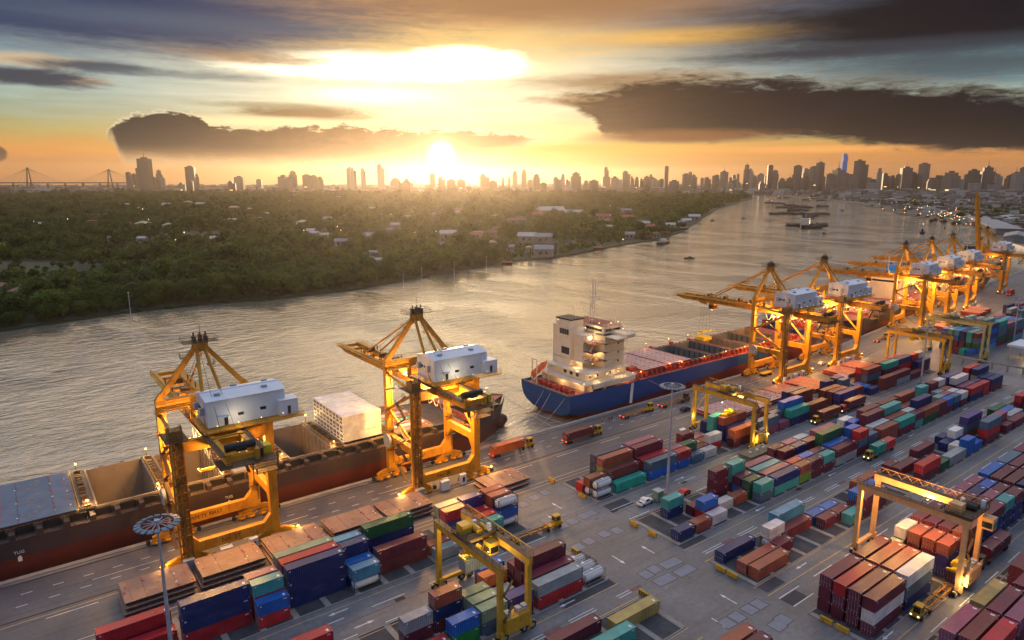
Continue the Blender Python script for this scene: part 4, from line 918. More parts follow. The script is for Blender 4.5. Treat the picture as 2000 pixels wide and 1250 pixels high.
r4 = make_rtg('yard_gantry', 'rtg_yellow', 331.5, 118.3, 141.5, 7.6, 16.4, 14.0, 12.5, brace=True)
r5 = make_rtg('yard_gantry', 'rtg_pale', 368.5, 115.5, 140.2, 6.8, 18.5, 16.0, 14.8)
for o, l_ in ((r1, 'yellow yard gantry holding a grey container above the left middle block'), (r2, 'yellow yard gantry spreading over the orange container by the blue ship'), (r3, 'yellow yard gantry floodlit orange over the maroon stacks at lower right'),
              (r4, 'yellow yard gantry at the far end of the right quayside block'), (r5, 'pale yellow-green yard gantry in front of the far high stacks')):
    tag(o, l_, 'yard gantry', 'rubber-tyred yard gantries')
lettering('RTG', .8, 'black', r3, (4.6, -.2, 8.5), (R(90), R(-90), R(90)))
container('K', '2', 69.6 - 3.03, 91.3 + 13.2 - 1.22, 8.25, 'grey short container hanging under the left yard gantry spreader', 'containers held by yard gantries')
for l_ in ((-2.5, 5, 15.5), (-2.5, 13, 15.5), (-2.5, 18.5, 15.5), (2.5, 10, 15.5)):
    lit(r3, (l_[0], l_[1], l_[2] + .15), (.35, .35, .12))
    lamp(r3, l_, 3000, (1, .52, .14), .3)
lit(r3, (-4.4, -1.2, 3.2), (.3, .3, .3), 'cool_bulb'); lamp(r3, (-5.0, -1.6, 3.6), 900, (1, .7, .3), .3)
for l_ in ((-3.3, -1.2, 4.0), (-4.2, 23.0, 5.0), (3.6, -1.2, 4.2)): lit(r2, l_, (.22, .22, .22), 'warm_bulb'); lamp(r2, (l_[0] - .5, l_[1] - .6, l_[2]), 420, (1, .75, .35), .3)
for l_ in ((0, 8, 14.6), (-2, 13, 11.8)): lamp(r2, l_, 1500, (1, .72, .25), .3); lit(r2, (l_[0], l_[1], l_[2] + .4), (.25, .25, .1), 'warm_bulb')
for l_ in ((-1, 7, 14.3), (-1.5, 16, 14.3)): lamp(r1, l_, 900, (1, .75, .3), .3); lit(r1, (l_[0], l_[1], l_[2] + .35), (.25, .25, .1), 'warm_bulb')

# ------------------------------------------------------------------ hatch covers stacked on the quay
def hatch_cover(x0, y0, lx, ly, z, top, side, label, group, marks=True):
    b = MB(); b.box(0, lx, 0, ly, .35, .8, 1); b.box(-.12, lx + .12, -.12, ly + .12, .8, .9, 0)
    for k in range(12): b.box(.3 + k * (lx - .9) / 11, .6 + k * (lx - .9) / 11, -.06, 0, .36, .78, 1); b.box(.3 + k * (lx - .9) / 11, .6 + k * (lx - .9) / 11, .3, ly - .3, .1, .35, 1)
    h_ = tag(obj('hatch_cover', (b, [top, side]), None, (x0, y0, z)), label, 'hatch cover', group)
    for f in (.10, .30, .74, .92):
        obj('panel_seam', (MB().box(lx * f - .04, lx * f + .04, 0, ly, .9, .925), ['brown_side' if f in (.3, .74) else 'red_line']), h_)
    if marks:
        rr = random.Random(int(x0 * 7 + z * 3)); b = MB()
        for k in range(16):
            xx = rr.choice([.04, .3, .74, .96]) * lx + rr.uniform(-.35, .35); yy = rr.uniform(.06, .94) * ly; s_ = rr.uniform(.08, .22)
            b.box(xx - s_, xx + s_, yy - s_, yy + s_, .9, 1.0, 0 if rr.random() < .6 else 1)
        if top in ('pink_cover', 'red_cover'):
            for i in range(5):
                for j in range(max(3, int(ly / 2.1))):
                    xx = lx * (i + .5) / 5 + rr.uniform(-.25, .25); yy = ly * (j + .5) / max(3, int(ly / 2.1)); b.box(xx - .24, xx + .24, yy - .10, yy + .10, .9, .97, 3)
        for k in range(3):
            xx = lx * (.45 + .06 * k); yy = ly * (.25 + .25 * k); b.box(xx - .3, xx + .3, yy - .12, yy + .12, .9, .99, 2)
        kind(obj('lashing_pad', (b, ['red_line', 'paint_white', 'kerb_yellow', 'brown_side']), h_), 'stuff')
    return h_
GH = 'hatch covers laid on the quay'
HS = [(12.0, 142.7, 12.9, 8.7, 'brown_cover', 3, 'leftmost'), (26.5, 143.1, 12.9, 8.4, 'brown_cover', 3, 'second'), (41.2, 143.2, 12.7, 8.4, 'brown_cover', 3, 'third'), (55.8, 143.9, 12.9, 7.9, 'brown_cover', 3, 'fourth'), (69.9, 143.4, 12.6, 8.3, 'brown_cover', 3, 'fifth'), (100.0, 141.6, 13.0, 8.7, 'brown_cover', 2, 'sixth')]
tw = ['bottom', 'middle', 'top']
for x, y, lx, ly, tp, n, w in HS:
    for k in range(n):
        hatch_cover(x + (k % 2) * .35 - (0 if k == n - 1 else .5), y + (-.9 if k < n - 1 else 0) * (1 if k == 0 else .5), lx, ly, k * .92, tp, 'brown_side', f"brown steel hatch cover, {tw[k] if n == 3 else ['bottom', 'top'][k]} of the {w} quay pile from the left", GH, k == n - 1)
RS = [(199.5, 137.2, 13.5, 13.6, 'pink_cover', 'below the middle yard gantry'), (213.8, 137.4, 13.3, 13.0, 'pink_cover', 'just behind the middle yard gantry'), (227.3, 139.5, 12.6, 9.8, 'pink_cover', 'behind the navy container top'), (240.8, 142.0, 13.3, 8.5, 'red_cover', 'at the crane foot by the blue bow'),
      (257.0, 137.2, 13.4, 13.6, 'red_cover', 'in front of the crane over the blue bow'), (287.3, 139.6, 12.8, 11.0, 'red_cover', 'beside the violet roofed shed'), (302.2, 143.6, 13.0, 7.2, 'red_cover', 'farthest right before the second aisle')]
for x, y, lx, ly, tp, w in RS:
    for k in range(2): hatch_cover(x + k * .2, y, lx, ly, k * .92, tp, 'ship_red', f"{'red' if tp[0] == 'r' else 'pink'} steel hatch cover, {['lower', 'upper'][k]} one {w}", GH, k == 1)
for (x, y) in ((424, 150), (438, 152), (486, 158), (500, 160), (452, 156)):
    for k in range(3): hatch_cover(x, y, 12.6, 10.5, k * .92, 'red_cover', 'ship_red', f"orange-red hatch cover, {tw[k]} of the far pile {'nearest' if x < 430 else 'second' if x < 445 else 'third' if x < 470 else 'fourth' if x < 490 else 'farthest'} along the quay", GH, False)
t_ = empty('quay_shed', (279, 136.6, 0)); part('wall', MB().box(.3, 4.7, .3, 4.5, 0, 2.6), 'truck_yellow', t_); part('roof', MB().box(0, 5, 0, 4.8, 2.6, 2.85), 'purple_roof', t_); tag(t_, 'small yellow quay shed with a violet flat roof', 'shed')
t_ = empty('canopy_shed', (84.8, 136.9, 0))
for (x, y) in ((.4, .4), (11, .4), (.4, 4), (11, 4)): part('post', MB().box(x - .1, x + .1, y - .1, y + .1, 0, 2.7), 'dark_steel', t_)
part('roof', MB().prism([(0, 2.7), (4.6, 2.7), (4.6, 2.9), (2.3, 3.25), (0, 2.9)], 'x', 0, 11.6), 'purple_roof', t_); tag(t_, 'low violet roofed canopy behind the left yard gantry', 'canopy')

# ------------------------------------------------------------------ ships
def hull(name_mat, x0, x1, yc, beam, dz, stern=14., bow=34., tran=.8, flare=4., down=-6., fc=3.2, fl=26.):
    # stations: (x, half breadth at deck, half breadth at waterline, deck height)
    hb = beam / 2; st = []
    st.append((x0, hb * tran, hb * .45, dz)); st.append((x0 + stern * .4, hb * .95, hb * .8, dz)); st.append((x0 + stern, hb, hb * .99, dz)); st.append((x1 - bow, hb, hb, dz))
    for f, a, w in ((.3, .97, .9), (.55, .86, .68), (.75, .66, .42), (.9, .36, .17), (1.0, .03, .0)):
        st.append((x1 - bow + bow * f, hb * a, hb * w, dz + (fc if x1 - (x1 - bow + bow * f) < fl else 0)))
    b = MB(); vs = []; n = len(st); NL = 6
    TR = ((1.0, 1.0), (.6, 1.0), (.30, .97), (.08, .86), (-.12, .58), (-.2, .2)); MD = ((1.0, 1.0), (.6, 1.0), (.3, 1.0), (.0, 1.0), (-.4, 1.0), (-.75, .9))
    for k, (x, hd, hw, z) in enumerate(st):
        xs = flare if x > x1 - 3 else 0; q = {0: 0., 1: .55, 2: .9}.get(k, 1.)
        for s_ in (-1, 1):
            for j in range(NL):
                f_ = TR[j][0] * (1 - q) + MD[j][0] * q; w_ = TR[j][1] * (1 - q) + MD[j][1] * q; zz = z * f_ if f_ > 0 else dz * f_
                t_ = min(1., max(0., 1 - (zz - 0) / z)); hh = (hd * (1 - t_) + hw * t_) * w_ if k > 2 else hd * w_
                vs.append((x - xs * t_ + (1.2 * t_ if k == 0 else 0), yc + s_ * hh, zz))
    fs = []
    for i in range(n - 1):
        for s_ in (0, NL):
            for j in range(NL - 1):
                q = (i * 2 * NL + s_ + j, (i + 1) * 2 * NL + s_ + j, (i + 1) * 2 * NL + s_ + j + 1, i * 2 * NL + s_ + j + 1); fs.append(q if s_ else q[::-1])
    b.add(vs, fs, 0, True); b.add(vs, [(j, NL + j, NL + j + 1, j + 1) for j in range(NL - 1)], 0)
    deck = MB(); deck.add(vs, [(i * 2 * NL, i * 2 * NL + NL, (i + 1) * 2 * NL + NL, (i + 1) * 2 * NL) for i in range(n - 1)], 0)
    return b, deck, st
def hold(b, x0, x1, y0, y1, zt, zb, m=0, ribs=0):
    t_ = .35; b.box(x0, x1, y0, y0 + t_, zb, zt, m); b.box(x0, x1, y1 - t_, y1, zb, zt, m); b.box(x0, x0 + t_, y0 + t_, y1 - t_, zb, zt - .02, m); b.box(x1 - t_, x1, y0 + t_, y1 - t_, zb, zt - .02, m)
    b.box(x0 + t_, x1 - t_, y0 + t_, y1 - t_, zb, zb + .2, m)
    for k in range(1, ribs): y = y0 + (y1 - y0) * k / ribs; b.box(x1 - t_ - .25, x1 - t_, y - .12, y + .12, zb + .2, zt - .3, m + 1); b.box(x0 + t_, x0 + t_ + .25, y - .12, y + .12, zb + .2, zt - .3, m + 1)
# --- dark ship along the left quay
s1 = empty('container_ship', (0, 0, 0)); tag(s1, 'dark rusty container ship with open holds under the two left cranes', 'ship', 'ships moored at the quay')
YN, YF = 174.2, 205.8
hb_, dk_, st_ = hull('hull_black_red', -40, 140, 190, YF - YN, 7.4, bow=42, fc=1.5, fl=24)
part('hull', hb_, 'hull_black_red', s1)
HOLDS = [(-24, -9), (-7.5, 8.0), (11.5, 25.2), (27.6, 40.2), (42.6, 55.5), (57.5, 70.2), (73.5, 87.0), (90, 103)]
d_ = MB(); d_.box(-39, 104, YN + .15, 177.4, 7.0, 7.42); d_.box(-39, 104, 202.6, YF - .15, 7.0, 7.42)
for a, c_ in zip([-39] + [h[1] for h in HOLDS], [h[0] for h in HOLDS] + [104]): d_.box(a, c_, 177.4, 202.6, 7.0, 7.44)
d_.add([(104, YN + .2, 7.42), (104, YF - .2, 7.42), (111, 203.5, 7.42), (116.5, 200.5, 7.42), (116.5, 179.5, 7.42), (111, 176.5, 7.42)], [(0, 5, 4, 3, 2, 1)])
part('deck', d_, 'deck_brown', s1)
d_ = MB(); d_.add([(116.4, 177.6, 8.8), (116.4, 202.4, 8.8), (121, 200.5, 8.8), (129.5, 195.8, 8.8), (135.8, 192.0, 8.8), (139.6, 190.2, 8.8), (139.6, 189.8, 8.8), (135.8, 188.0, 8.8), (129.5, 184.2, 8.8), (121, 179.5, 8.8)], [(0, 9, 8, 7, 6, 5, 4, 3, 2, 1)]); d_.box(116.3, 116.6, 178, 202, 7.4, 8.8); part('forecastle_deck', d_, 'deck_red', s1)
part('bulbous_bow', MB().tube((116, 190, -1.2), (137.5, 190, -.4), 3.6, 16, 0, 3.2).tube((137.5, 190, -.4), (140.6, 190, -.3), 3.2, 16, 0, 1.4), 'hull_black_red', s1)
for i, (a, c_) in enumerate(HOLDS):
    b = MB(); hold(b, a, c_, 177.4, 202.6, 9.7, -1.5, 0, 8); part('hold', b, ['hold_tan', 'hold_tan'], s1)
for a, c_ in zip([h[1] for h in HOLDS[:-1]], [h[0] for h in HOLDS[1:]]):
    b = MB(); b.box(a + .1, c_ - .1, 177.6, 202.4, 9.2, 9.68); xm = (a + c_) / 2
    rr = random.Random(int(a))
    for k in range(14): y = 178.5 + k * 1.75; b.box(xm - .7, xm + .7, y - .3, y + .3, 9.68, 9.9 + rr.random() * .8, 1); b.box(a + .05, a + .3, y - .1, y + .1, 2, 9.3, 2)
    b.rail([(a + .2, 177.6, 9.68), (a + .2, 202.4, 9.68)], 1.0, 2, 2.5)
    part('cross_deck', b, ['deck_brown', 'dark_steel', 'kerb_yellow'], s1)
b = MB()
for k in range(28):
    x = -36 + k * 5.1
    b.box(x, x + 1.1, YN + .3, 177.4, 7.42, 8.9); b.box(x, x + 1.1, 202.6, YF - .3, 7.42, 8.9)
    b.box(x + 1.3, x + 4.6, 176.5, 177.38, 7.42, 9.2, 1)
b.rail([(-38, YN + .2, 7.42), (104, YN + .2, 7.42)], 1.1, 0, 2.6); b.rail([(-38, YF - .2, 7.42), (104, YF - .2, 7.42)], 1.1, 0, 2.6)
b.box(-39, 104, YN + .02, YN + .3, 7.42, 7.6); part('lashing_stanchions', b, ['hull_dark', 'black'], s1)
for k in range(3):
    y = 177.0 + k * 8.75
    hc_ = hatch_cover(-8.0, y, 15.6, 8.6, 9.3, 'blue_cover', 'brown_side', f"blue ship hatch cover, {['nearest', 'middle', 'farthest'][k]} of three across the dark ship", 'hatch covers closing the dark ship hold')
for k in range(3): hatch_cover(-24.5, 177.0 + k * 8.75, 15.2, 8.6, 9.3, 'blue_cover', 'brown_side', f"blue ship hatch cover at the left frame edge, {['nearest', 'middle', 'farthest'][k]} of its row", 'hatch covers closing the dark ship hold')
part('spare_covers', MB().box(27.9, 39.8, 178, 190, -1, .6).box(43, 55, 178, 202, -1, 2.0), ['hold_tan'], s1)
for i, (x, y, z, cd) in enumerate(((44.0, 178.4, 2.0, 'R'), (44.0, 183.9, 2.0, 'R'), (44.0, 189.4, 2.0, 'W'), (44.0, 192.0, 2.0, 'W'), (44, 181.2, 2.0, 'M'))):
    container(cd, '4', x, y, z, f"{CC[cd][0]} container deep in the hold under the crane marked 27, {ordn(i + 1)} loaded", 'containers in the dark ship')
for (x, y) in ((9.8, 202.8), (26.4, 203.2), (41.4, 203.2), (71.8, 203.4), (9.8, 177), (58, 203)):
    part('deck_lamp', MB().tube((x, y, 7.4), (x, y, 11.6), .1, 5, 1).tube((x, y, 11.6), (x, y, 11.95), .2, 6, 0), ['sodium', 'dark_steel'], s1); lamp(s1, (x, y - .5, 12.3), 700, (1, .62, .2), .3)
for x in (12, 27, 42, 58, 73): lamp(s1, (x - 2, 179.0, 10.8), 900, (1, .6, .2), .3); part('deck_lamp', MB().box(x - 2.15, x - 1.85, 178.9, 179.2, 10.8, 11.1), 'warm_bulb', s1)
for x in (-4.0, 40.2):
    lettering('TUG', .95, 'paint_white', s1, (x, YN - .04, 4.7), UP)
    part('tug_arrow', MB().prism([(x - .38, 2.6), (x + .38, 2.6), (x + .38, 3.6), (x + .15, 3.9), (x - .15, 3.9), (x - .38, 3.6)], 'y', YN - .06, YN - .02), 'paint_white', s1)
b = MB(); mastx = 120; b.tube((mastx, 190, 8.8), (mastx, 190, 19), .3, 8); b.box(mastx - .8, mastx + .8, 189, 191, 16, 16.2); part('foremast', b, 'ship_white', s1)
part('windlass', MB().box(124, 127, 186, 194, 8.8, 10.2).tube((125.5, 185.5, 10), (125.5, 194.5, 10), .8, 10), 'dark_steel', s1)
# white refrigerated containers on the dark ship
RE = MB().box(-.04, .04, .12, W_ - .12, .15, 2.45).box(-.07, -.04, .35, 1.05, 1.35, 2.25, 1).box(-.07, -.04, 1.35, 2.05, 1.35, 2.25, 1).box(-.08, -.04, .4, 2.0, .4, .9, 1); REM = RE.mesh('cooling_unit', ['white', 'black'])
for r_ in range(9):
    for lv in range(3):
        x, y, z = 74.0, 179.2 + r_ * 2.52, 9.75 + lv * 2.62
        t_ = empty('reefer_container', (x, y, z)); c_ = jitter((.78, .77, .75), .04)
        obj('body', CM['4']['body'], t_, color=c_); obj('corner_frame', CM['4']['frame'], t_, color=c_); obj('cooling_unit', REM, t_, (.06, 0, 0))
        tag(t_, f"white refrigerated container on the dark ship, {['bottom', 'middle', 'top'][lv]} tier, {ordn(r_ + 1)} across from the quay", 'container', 'white reefers on the dark ship')
for i in range(8):
    cd = 'bWbCbWbD'[i]; container(cd, '4', 90.4, 178.4 + i * 2.9, 6.9, f"{CC[cd][0]} container in the dark ship forward hold, {ordn(i + 1)} across from the quay", 'containers in the dark ship')
# --- blue ship
s2 = empty('container_ship', (0, 0, 0)); tag(s2, 'blue hulled container ship with cream superstructure at its stern', 'ship', 'ships moored at the quay')
Y0, Y1, ZD = 174.6, 204.4, 8.0
hb_, dk_, st_ = hull('hull_blue', 158.5, 352, 189.5, Y1 - Y0, ZD, stern=16, bow=44, tran=.95, fc=4.2, fl=26)
part('hull', hb_, 'hull_blue', s2)
d_ = MB(); d_.add([(158.8, 176.2, ZD - .9), (158.8, 202.8, ZD - .9), (165, 203.8, ZD - .9), (196, 204.1, ZD - .9), (196, 174.9, ZD - .9), (165, 175.2, ZD - .9)], [(0, 5, 4, 3, 2, 1)]); d_.box(195.9, 312, 174.9, 177.8, ZD - .5, ZD - .1); d_.box(195.9, 312, 201.2, 204.1, ZD - .5, ZD - .1); d_.add([(312, 174.9, ZD - .1), (312, 204.1, ZD - .1), (322, 203.5, ZD - .1), (328, 202, ZD - .1), (328, 177, ZD - .1), (322, 175.5, ZD - .1)], [(0, 5, 4, 3, 2, 1)]); part('deck', d_, 'deck_red', s2)
d_ = MB(); d_.add([(327, 177.6, 12.2), (327, 201.4, 12.2), (340, 198.5, 12.2), (348, 193.0, 12.2), (351.4, 189.6, 12.2), (351.4, 189.4, 12.2), (348, 186, 12.2), (340, 180.5, 12.2)], [(0, 7, 6, 5, 4, 3, 2, 1)]); d_.box(326.9, 327.2, 177.6, 201.4, 8, 12.2); d_.box(331, 334, 184, 195, 12.2, 13.6); part('forecastle_deck', d_, 'ship_red', s2)
HB = [(200.5, 213.6, 'c'), (215.4, 228.8, 'c'), (230.6, 243.8, 'o'), (245.2, 258.4, 'o'), (260.0, 273.2, 't'), (274.6, 287.8, 'o'), (289.2, 302.4, 't')]
for a, c_ in zip([196] + [h[1] for h in HB], [h[0] for h in HB] + [312]):
    b = MB(); b.box(a, c_, 177.8, 201.2, 6, ZD + 1.6); b.rail([(a + .2, 178, ZD + 1.6), (a + .2, 201, ZD + 1.6)], 1.0, 1, 2.4)
    part('cross_deck', b, ['deck_red', 'ship_red'], s2)
for (a, c_, k) in HB:
    b = MB(); hold(b, a, c_, 177.8, 201.2, ZD + 1.9, -2, 0, 8); part('hold', b, ['hold_grey' if k == 'o' else 'hold_tan', 'black' if k == 'o' else 'hold_tan'], s2)
b = MB()
for k in range(40):
    x = 198 + k * 2.85; b.box(x, x + .5, 176.3, 177.8, ZD, ZD + 1.9); b.box(x, x + .5, 201.2, 202.6, ZD, ZD + 1.9)
b.box(198, 312, 177.2, 177.78, ZD - .1, ZD + 1.3); b.rail([(196, 175.1, ZD), (312, 175.1, ZD)], 1.1, 0, 2.4); b.rail([(196, 203.9, ZD), (312, 203.9, ZD)], 1.1, 0, 2.4); part('coaming_brackets', b, 'ship_red', s2)
part('tier_stopper', MB().box(232, 233, 201.6, 203.4, ZD, ZD + 2.6).box(246, 247, 201.6, 203.4, ZD, ZD + 2.8).box(259, 260, 201.6, 203.4, ZD, ZD + 2.4).box(262, 268, 196, 201, ZD + 1.9, ZD + 3.4, 1), ['ship_red', 'spreader_yellow'], s2)
for (a, c_, k) in HB[:2]:
    for j in range(2): hatch_cover(a - .3, 177.3 + j * 12.1, c_ - a + .6, 12.0, ZD + 1.7, 'pink_cover', 'ship_red', f"pink blue-ship hatch cover, {'aft' if a < 210 else 'forward'} bay, {['quay side', 'river side'][j]} half", 'hatch covers on the blue ship', True)
# superstructure
SW = 'ship_white'
def win(parent, x, y, z, w, h, face):
    b = MB()
    if face == 'x': b.box(x - .05, x + .03, y, y + w, z, z + h)
    else: b.box(x, x + w, y - .05, y + .03, z, z + h)
    obj('window', (b, ['glass_dark']), parent)
lowh = part('deckhouse', MB().box(168.5, 193, 178.2, 202.8, 7.1, 10.3).box(166.5, 194, 175.6, 203.6, 10.3, 10.5).box(171, 193, 180.5, 202.6, 10.5, 13.2).box(170, 193.6, 178.5, 203, 13.2, 13.4), SW, s2)
t1_ = part('accommodation', MB().box(182, 192.5, 181.5, 203, 13.4, 26.2).box(176, 183, 187.5, 201, 13.4, 26).box(174.2, 182, 192.5, 203, 10.5, 28.6).box(174.2, 192.8, 184.5, 203.2, 15.9, 16.1), SW, s2)
for z in (16.4, 19.7, 23.0):
    part('deck_slab', MB().box(181.2, 193.3, 180.3, 182.2, z, z + .16).box(181.2, 182.4, 180.3, 187.6, z, z + .16).rail([(181.2, 187.6, z + .16), (181.2, 180.3, z + .16), (193.3, 180.3, z + .16)], 1.0, 0, 1.6), SW, t1_)
br = part('bridge', MB().box(183, 192.8, 183.5, 203.5, 26.2, 29.0).prism([(183.5, 23.8), (183.5, 27.2), (174.8, 27.2), (174.8, 26.0), (180.5, 23.8)], 'x', 187, 191.5).box(181.5, 193.2, 174.8, 204, 26.05, 26.2).box(182.6, 193.2, 183.2, 203.8, 29.0, 29.2), SW, s2)
part('wing_rail', MB().rail([(187, 183, 27.2), (187, 174.9, 27.2), (191.5, 174.9, 27.2), (191.5, 183, 27.2)], 1.1), SW, br)
part('bridge_window', MB().box(182.94, 183, 184.5, 195, 27.2, 28.2).box(184, 192, 183.44, 183.5, 27.2, 28.2), 'glass_dark', br)
part('top_deck', MB().box(182.8, 193, 183.4, 203.6, 29.2, 29.25), 'deck_red', br)
part('funnel', MB().box(175, 181.8, 193.5, 202, 28.6, 31.0).box(174.8, 182, 193.3, 202.2, 31.0, 31.5, 1), [SW, 'black'], s2)
part('louvre', MB().box(174.12, 174.2, 193.6, 199.0, 25.4, 27.6), 'glass_dark', t1_); part('louvre', MB().box(174.12, 174.2, 193.2, 197.8, 17.6, 20.4), 'glass_dark', t1_)
for k in range(5): obj('window', (MB().box(174.08, 174.12, 193.7 + k * 1.08, 193.74 + k * 1.08, 25.4, 27.6), [SW]), t1_)
for (y, z) in ((184, 11.3), (187.5, 11.3), (191, 11.3)): win(lowh, 171, y, z, 1.6, 1.3, 'x')
for x in (173, 177, 184, 188): win(lowh, x, 180.5, 11.3, .8, .8, 'y')
for z in (15, 18.5, 22): win(t1_, 189, 181.5, z, .7, .8, 'y')
for x in (172, 176, 180, 184, 188): win(lowh, x, 178.2, 8.2, .5, 1.2, 'y')
b = MB(); b.rail([(166.6, 203.4, 10.5), (166.6, 175.7, 10.5), (194, 175.7, 10.5)], 1.1, 0, 1.8); b.rail([(170, 202.8, 13.4), (170, 178.6, 13.4), (193.5, 178.6, 13.4)], 1.1, 0, 1.8); b.rail([(174.3, 192, 16.1), (174.3, 184.6, 16.1), (192.6, 184.6, 16.1)], 1.1, 0, 1.8); b.rail([(182.7, 183.3, 29.2), (193, 183.3, 29.2)], 1.1); b.rail([(181.6, 186, 26.2), (181.6, 192, 26.2)], 1.1); b.rail([(159, 202, 7.2), (159, 177, 7.2), (168, 175.5, 7.2)], 1.1); part('railing', b, 'ship_white', s2)
b = MB()
for z in (16.1, 19.6, 23.0): b.box(176.5, 182, 183.0, 187.4, z, z + .15, 1); b.beam((177.5, 185, z + .1), (181.5, 186.5, z + 3.4), .8, .12); b.rail([(176.5, 187.4, z + .15), (176.5, 183, z + .15), (182, 183, z + .15)], 1.0, 0, 1.6)
part('outside_stairs', b, ['ship_white', 'deck_red'], t1_)
b = MB(); mx, my = 186.5, 193.5
for (dx, dy) in ((-.8, -.8), (.8, -.8), (.8, .8), (-.8, .8)): b.beam((mx + dx, my + dy, 29.2), (mx + dx * .6, my + dy * .6, 38), .26, .26)
for z in range(30, 38): b.box(mx - .7, mx + .7, my - .7, my + .7, z, z + .07)
b.box(mx - 2.2, mx + 2.2, my - 1.6, my + 1.6, 38, 38.15); b.rail([(mx - 2.2, my - 1.6, 38.1), (mx + 2.2, my - 1.6, 38.1), (mx + 2.2, my + 1.6, 38.1)]); b.tube((mx, my, 38), (mx, my, 46.5), .3, 6); b.tube((mx + 1.3, my, 38), (mx + 1.3, my, 45), .2, 6); b.box(mx - .05, mx + .05, my - 2.8, my + 2.8, 35, 35.2); b.box(mx - .05, mx + .05, my - 2.4, my + 2.4, 41, 41.2); b.box(mx - 1.4, mx + 1.4, my - .15, my + .15, 39.4, 39.7); b.tube((mx - 1.5, my + .5, 38), (mx - 1.5, my + .5, 43), .08, 5); part('radar_mast', b, 'ship_white', s2)
b = MB()
for (x, y) in ((176, 201), (184, 202), (190, 202.5), (191, 185), (178, 194)): b.tube((x, y, 29), (x, y, 35), .05, 4)
part('antenna', b, 'mast_grey', s2)
# lifeboat on its slip, winches, pilot ladder gear
lb = part('lifeboat', MB().tube((160.6, 198.4, 11.2), (165.4, 198.4, 14.0), 1.3, 12).tube((165.4, 198.4, 14.0), (167.2, 198.4, 15.0), 1.3, 12, 0, .3).tube((160.6, 198.4, 11.2), (159.6, 198.4, 10.6), 1.3, 12, 0, .4), 'lifeboat', s2)
part('lifeboat_slip', MB().beam((159.5, 197.0, 9.4), (168, 197.0, 14.4), .3, .4).beam((159.5, 199.8, 9.4), (168, 199.8, 14.4), .3, .4).beam((161, 197, 7.1), (161, 197, 17), .3, .3).beam((161, 199.8, 7.1), (161, 199.8, 17), .3, .3).box(160.8, 161.2, 197, 199.8, 16.8, 17.1).beam((167, 197, 7.1), (167, 197, 14), .3, .3).beam((167, 199.8, 7.1), (167, 199.8, 14), .3, .3), SW, s2)
for k in range(7):
    y = 179 + k * 3; b = MB(); b.tube((162.5, y - .9, 8.3), (162.5, y + .9, 8.3), .85, 10); b.box(161.8, 163.2, y - 1.3, y - 1.0, 7.1, 9); b.box(163.2, 164.4, y - .3, y + .3, 7.1, 8.4)
    part('mooring_winch', b, 'ship_red', s2)
part('side_gallery', MB().box(170, 193, 175.3, 175.5, 8.6, 10.3).box(170, 170.3, 175.3, 178.2, 7.2, 10.3).box(176.5, 176.8, 175.3, 178.2, 7.2, 10.3), SW, s2)
part('gangway', MB().beam((190.5, 174.4, 7.6), (186.0, 170.9, 1.4), 1.0, .25).rail([(190.5, 174.0, 7.7), (186.0, 170.5, 1.5)], 1.0, 0, 1.2), 'mast_grey', s2)
part('red_hatch_box', MB().box(195.6, 199.8, 181, 200.5, 7.6, 11.4), 'ship_red', s2)
LP = [(168.2, 177.8, 9.8), (168.2, 182, 9.8), (168.2, 187, 9.8), (168.2, 192, 9.8), (166.3, 176, 11.3), (174, 178, 12.6), (180, 178, 12.4), (186, 178, 12.4), (191, 177, 9.8), (192.6, 176.3, 11), (175.6, 190, 15), (178, 184, 15.3), (181.6, 186, 19.0), (181.4, 186.5, 22.4), (181, 188, 25.6), (180.6, 191, 28), (183, 186, 30.4), (187, 183.6, 30.4), (191, 183.6, 30.4), (189, 179, 28.6), (175, 201, 30.4)]
for (x, y, z) in LP: part('deck_lamp', MB().tube((x, y, z - .13), (x, y, z + .13), .14, 6), 'warm_bulb', s2)
for (x, y, z) in ((166.0, 180, 9.6), (166.5, 190, 9.6), (174, 177.0, 12.3), (186, 177.0, 12.2), (180.5, 185, 18.6), (180.0, 187, 24.6), (181.5, 187, 28.0), (188, 182, 31), (173.6, 188, 14.6), (190, 176.5, 9.6)): lamp(s2, (x, y, z), 330, (1, .60, .24), .25)
for (x, y, z) in ((197, 176.2, 10.6), (214.5, 176.4, 10.9), (199.5, 202.5, 11.8), (229.5, 203, 12), (245, 203, 12), (259, 203, 12), (274, 203, 12), (222, 176.4, 10.4), (237, 176.4, 10.4), (252, 176.4, 10.4), (266, 176.4, 10.4), (281, 176.4, 10.4), (296, 176.4, 10.4)):
    part('deck_lamp', MB().tube((x, y, 8), (x, y, z), .07, 5, 1).tube((x, y, z), (x, y, z + .3), .17, 6), ['sodium', 'dark_steel'], s2); lamp(s2, (x, y + .4, z + .8), 420, (1, .42, .12), .25)
for i, (x, y, z, cd) in enumerate(((316, 180, 8, 'N'), (316, 183, 8, 'N'), (316, 186, 8, 'N'), (316, 186, 10.6, 'N'), (316, 189, 8, 'D'), (316, 189, 10.6, 'b'), (316, 192, 8, 'N'), (316, 192, 10.6, 'N'), (316, 195, 8, 'N'), (316, 195, 10.6, 'N'), (316, 195, 13.2, 'N'), (316, 198, 8, 'D'), (316, 198, 10.6, 'b'))):
    container(cd, '2', x, y, z, f"{CC[cd][0]} short container stacked before the blue ship bow, {ordn(i + 1)} from the quay", 'containers at the blue ship bow', False)
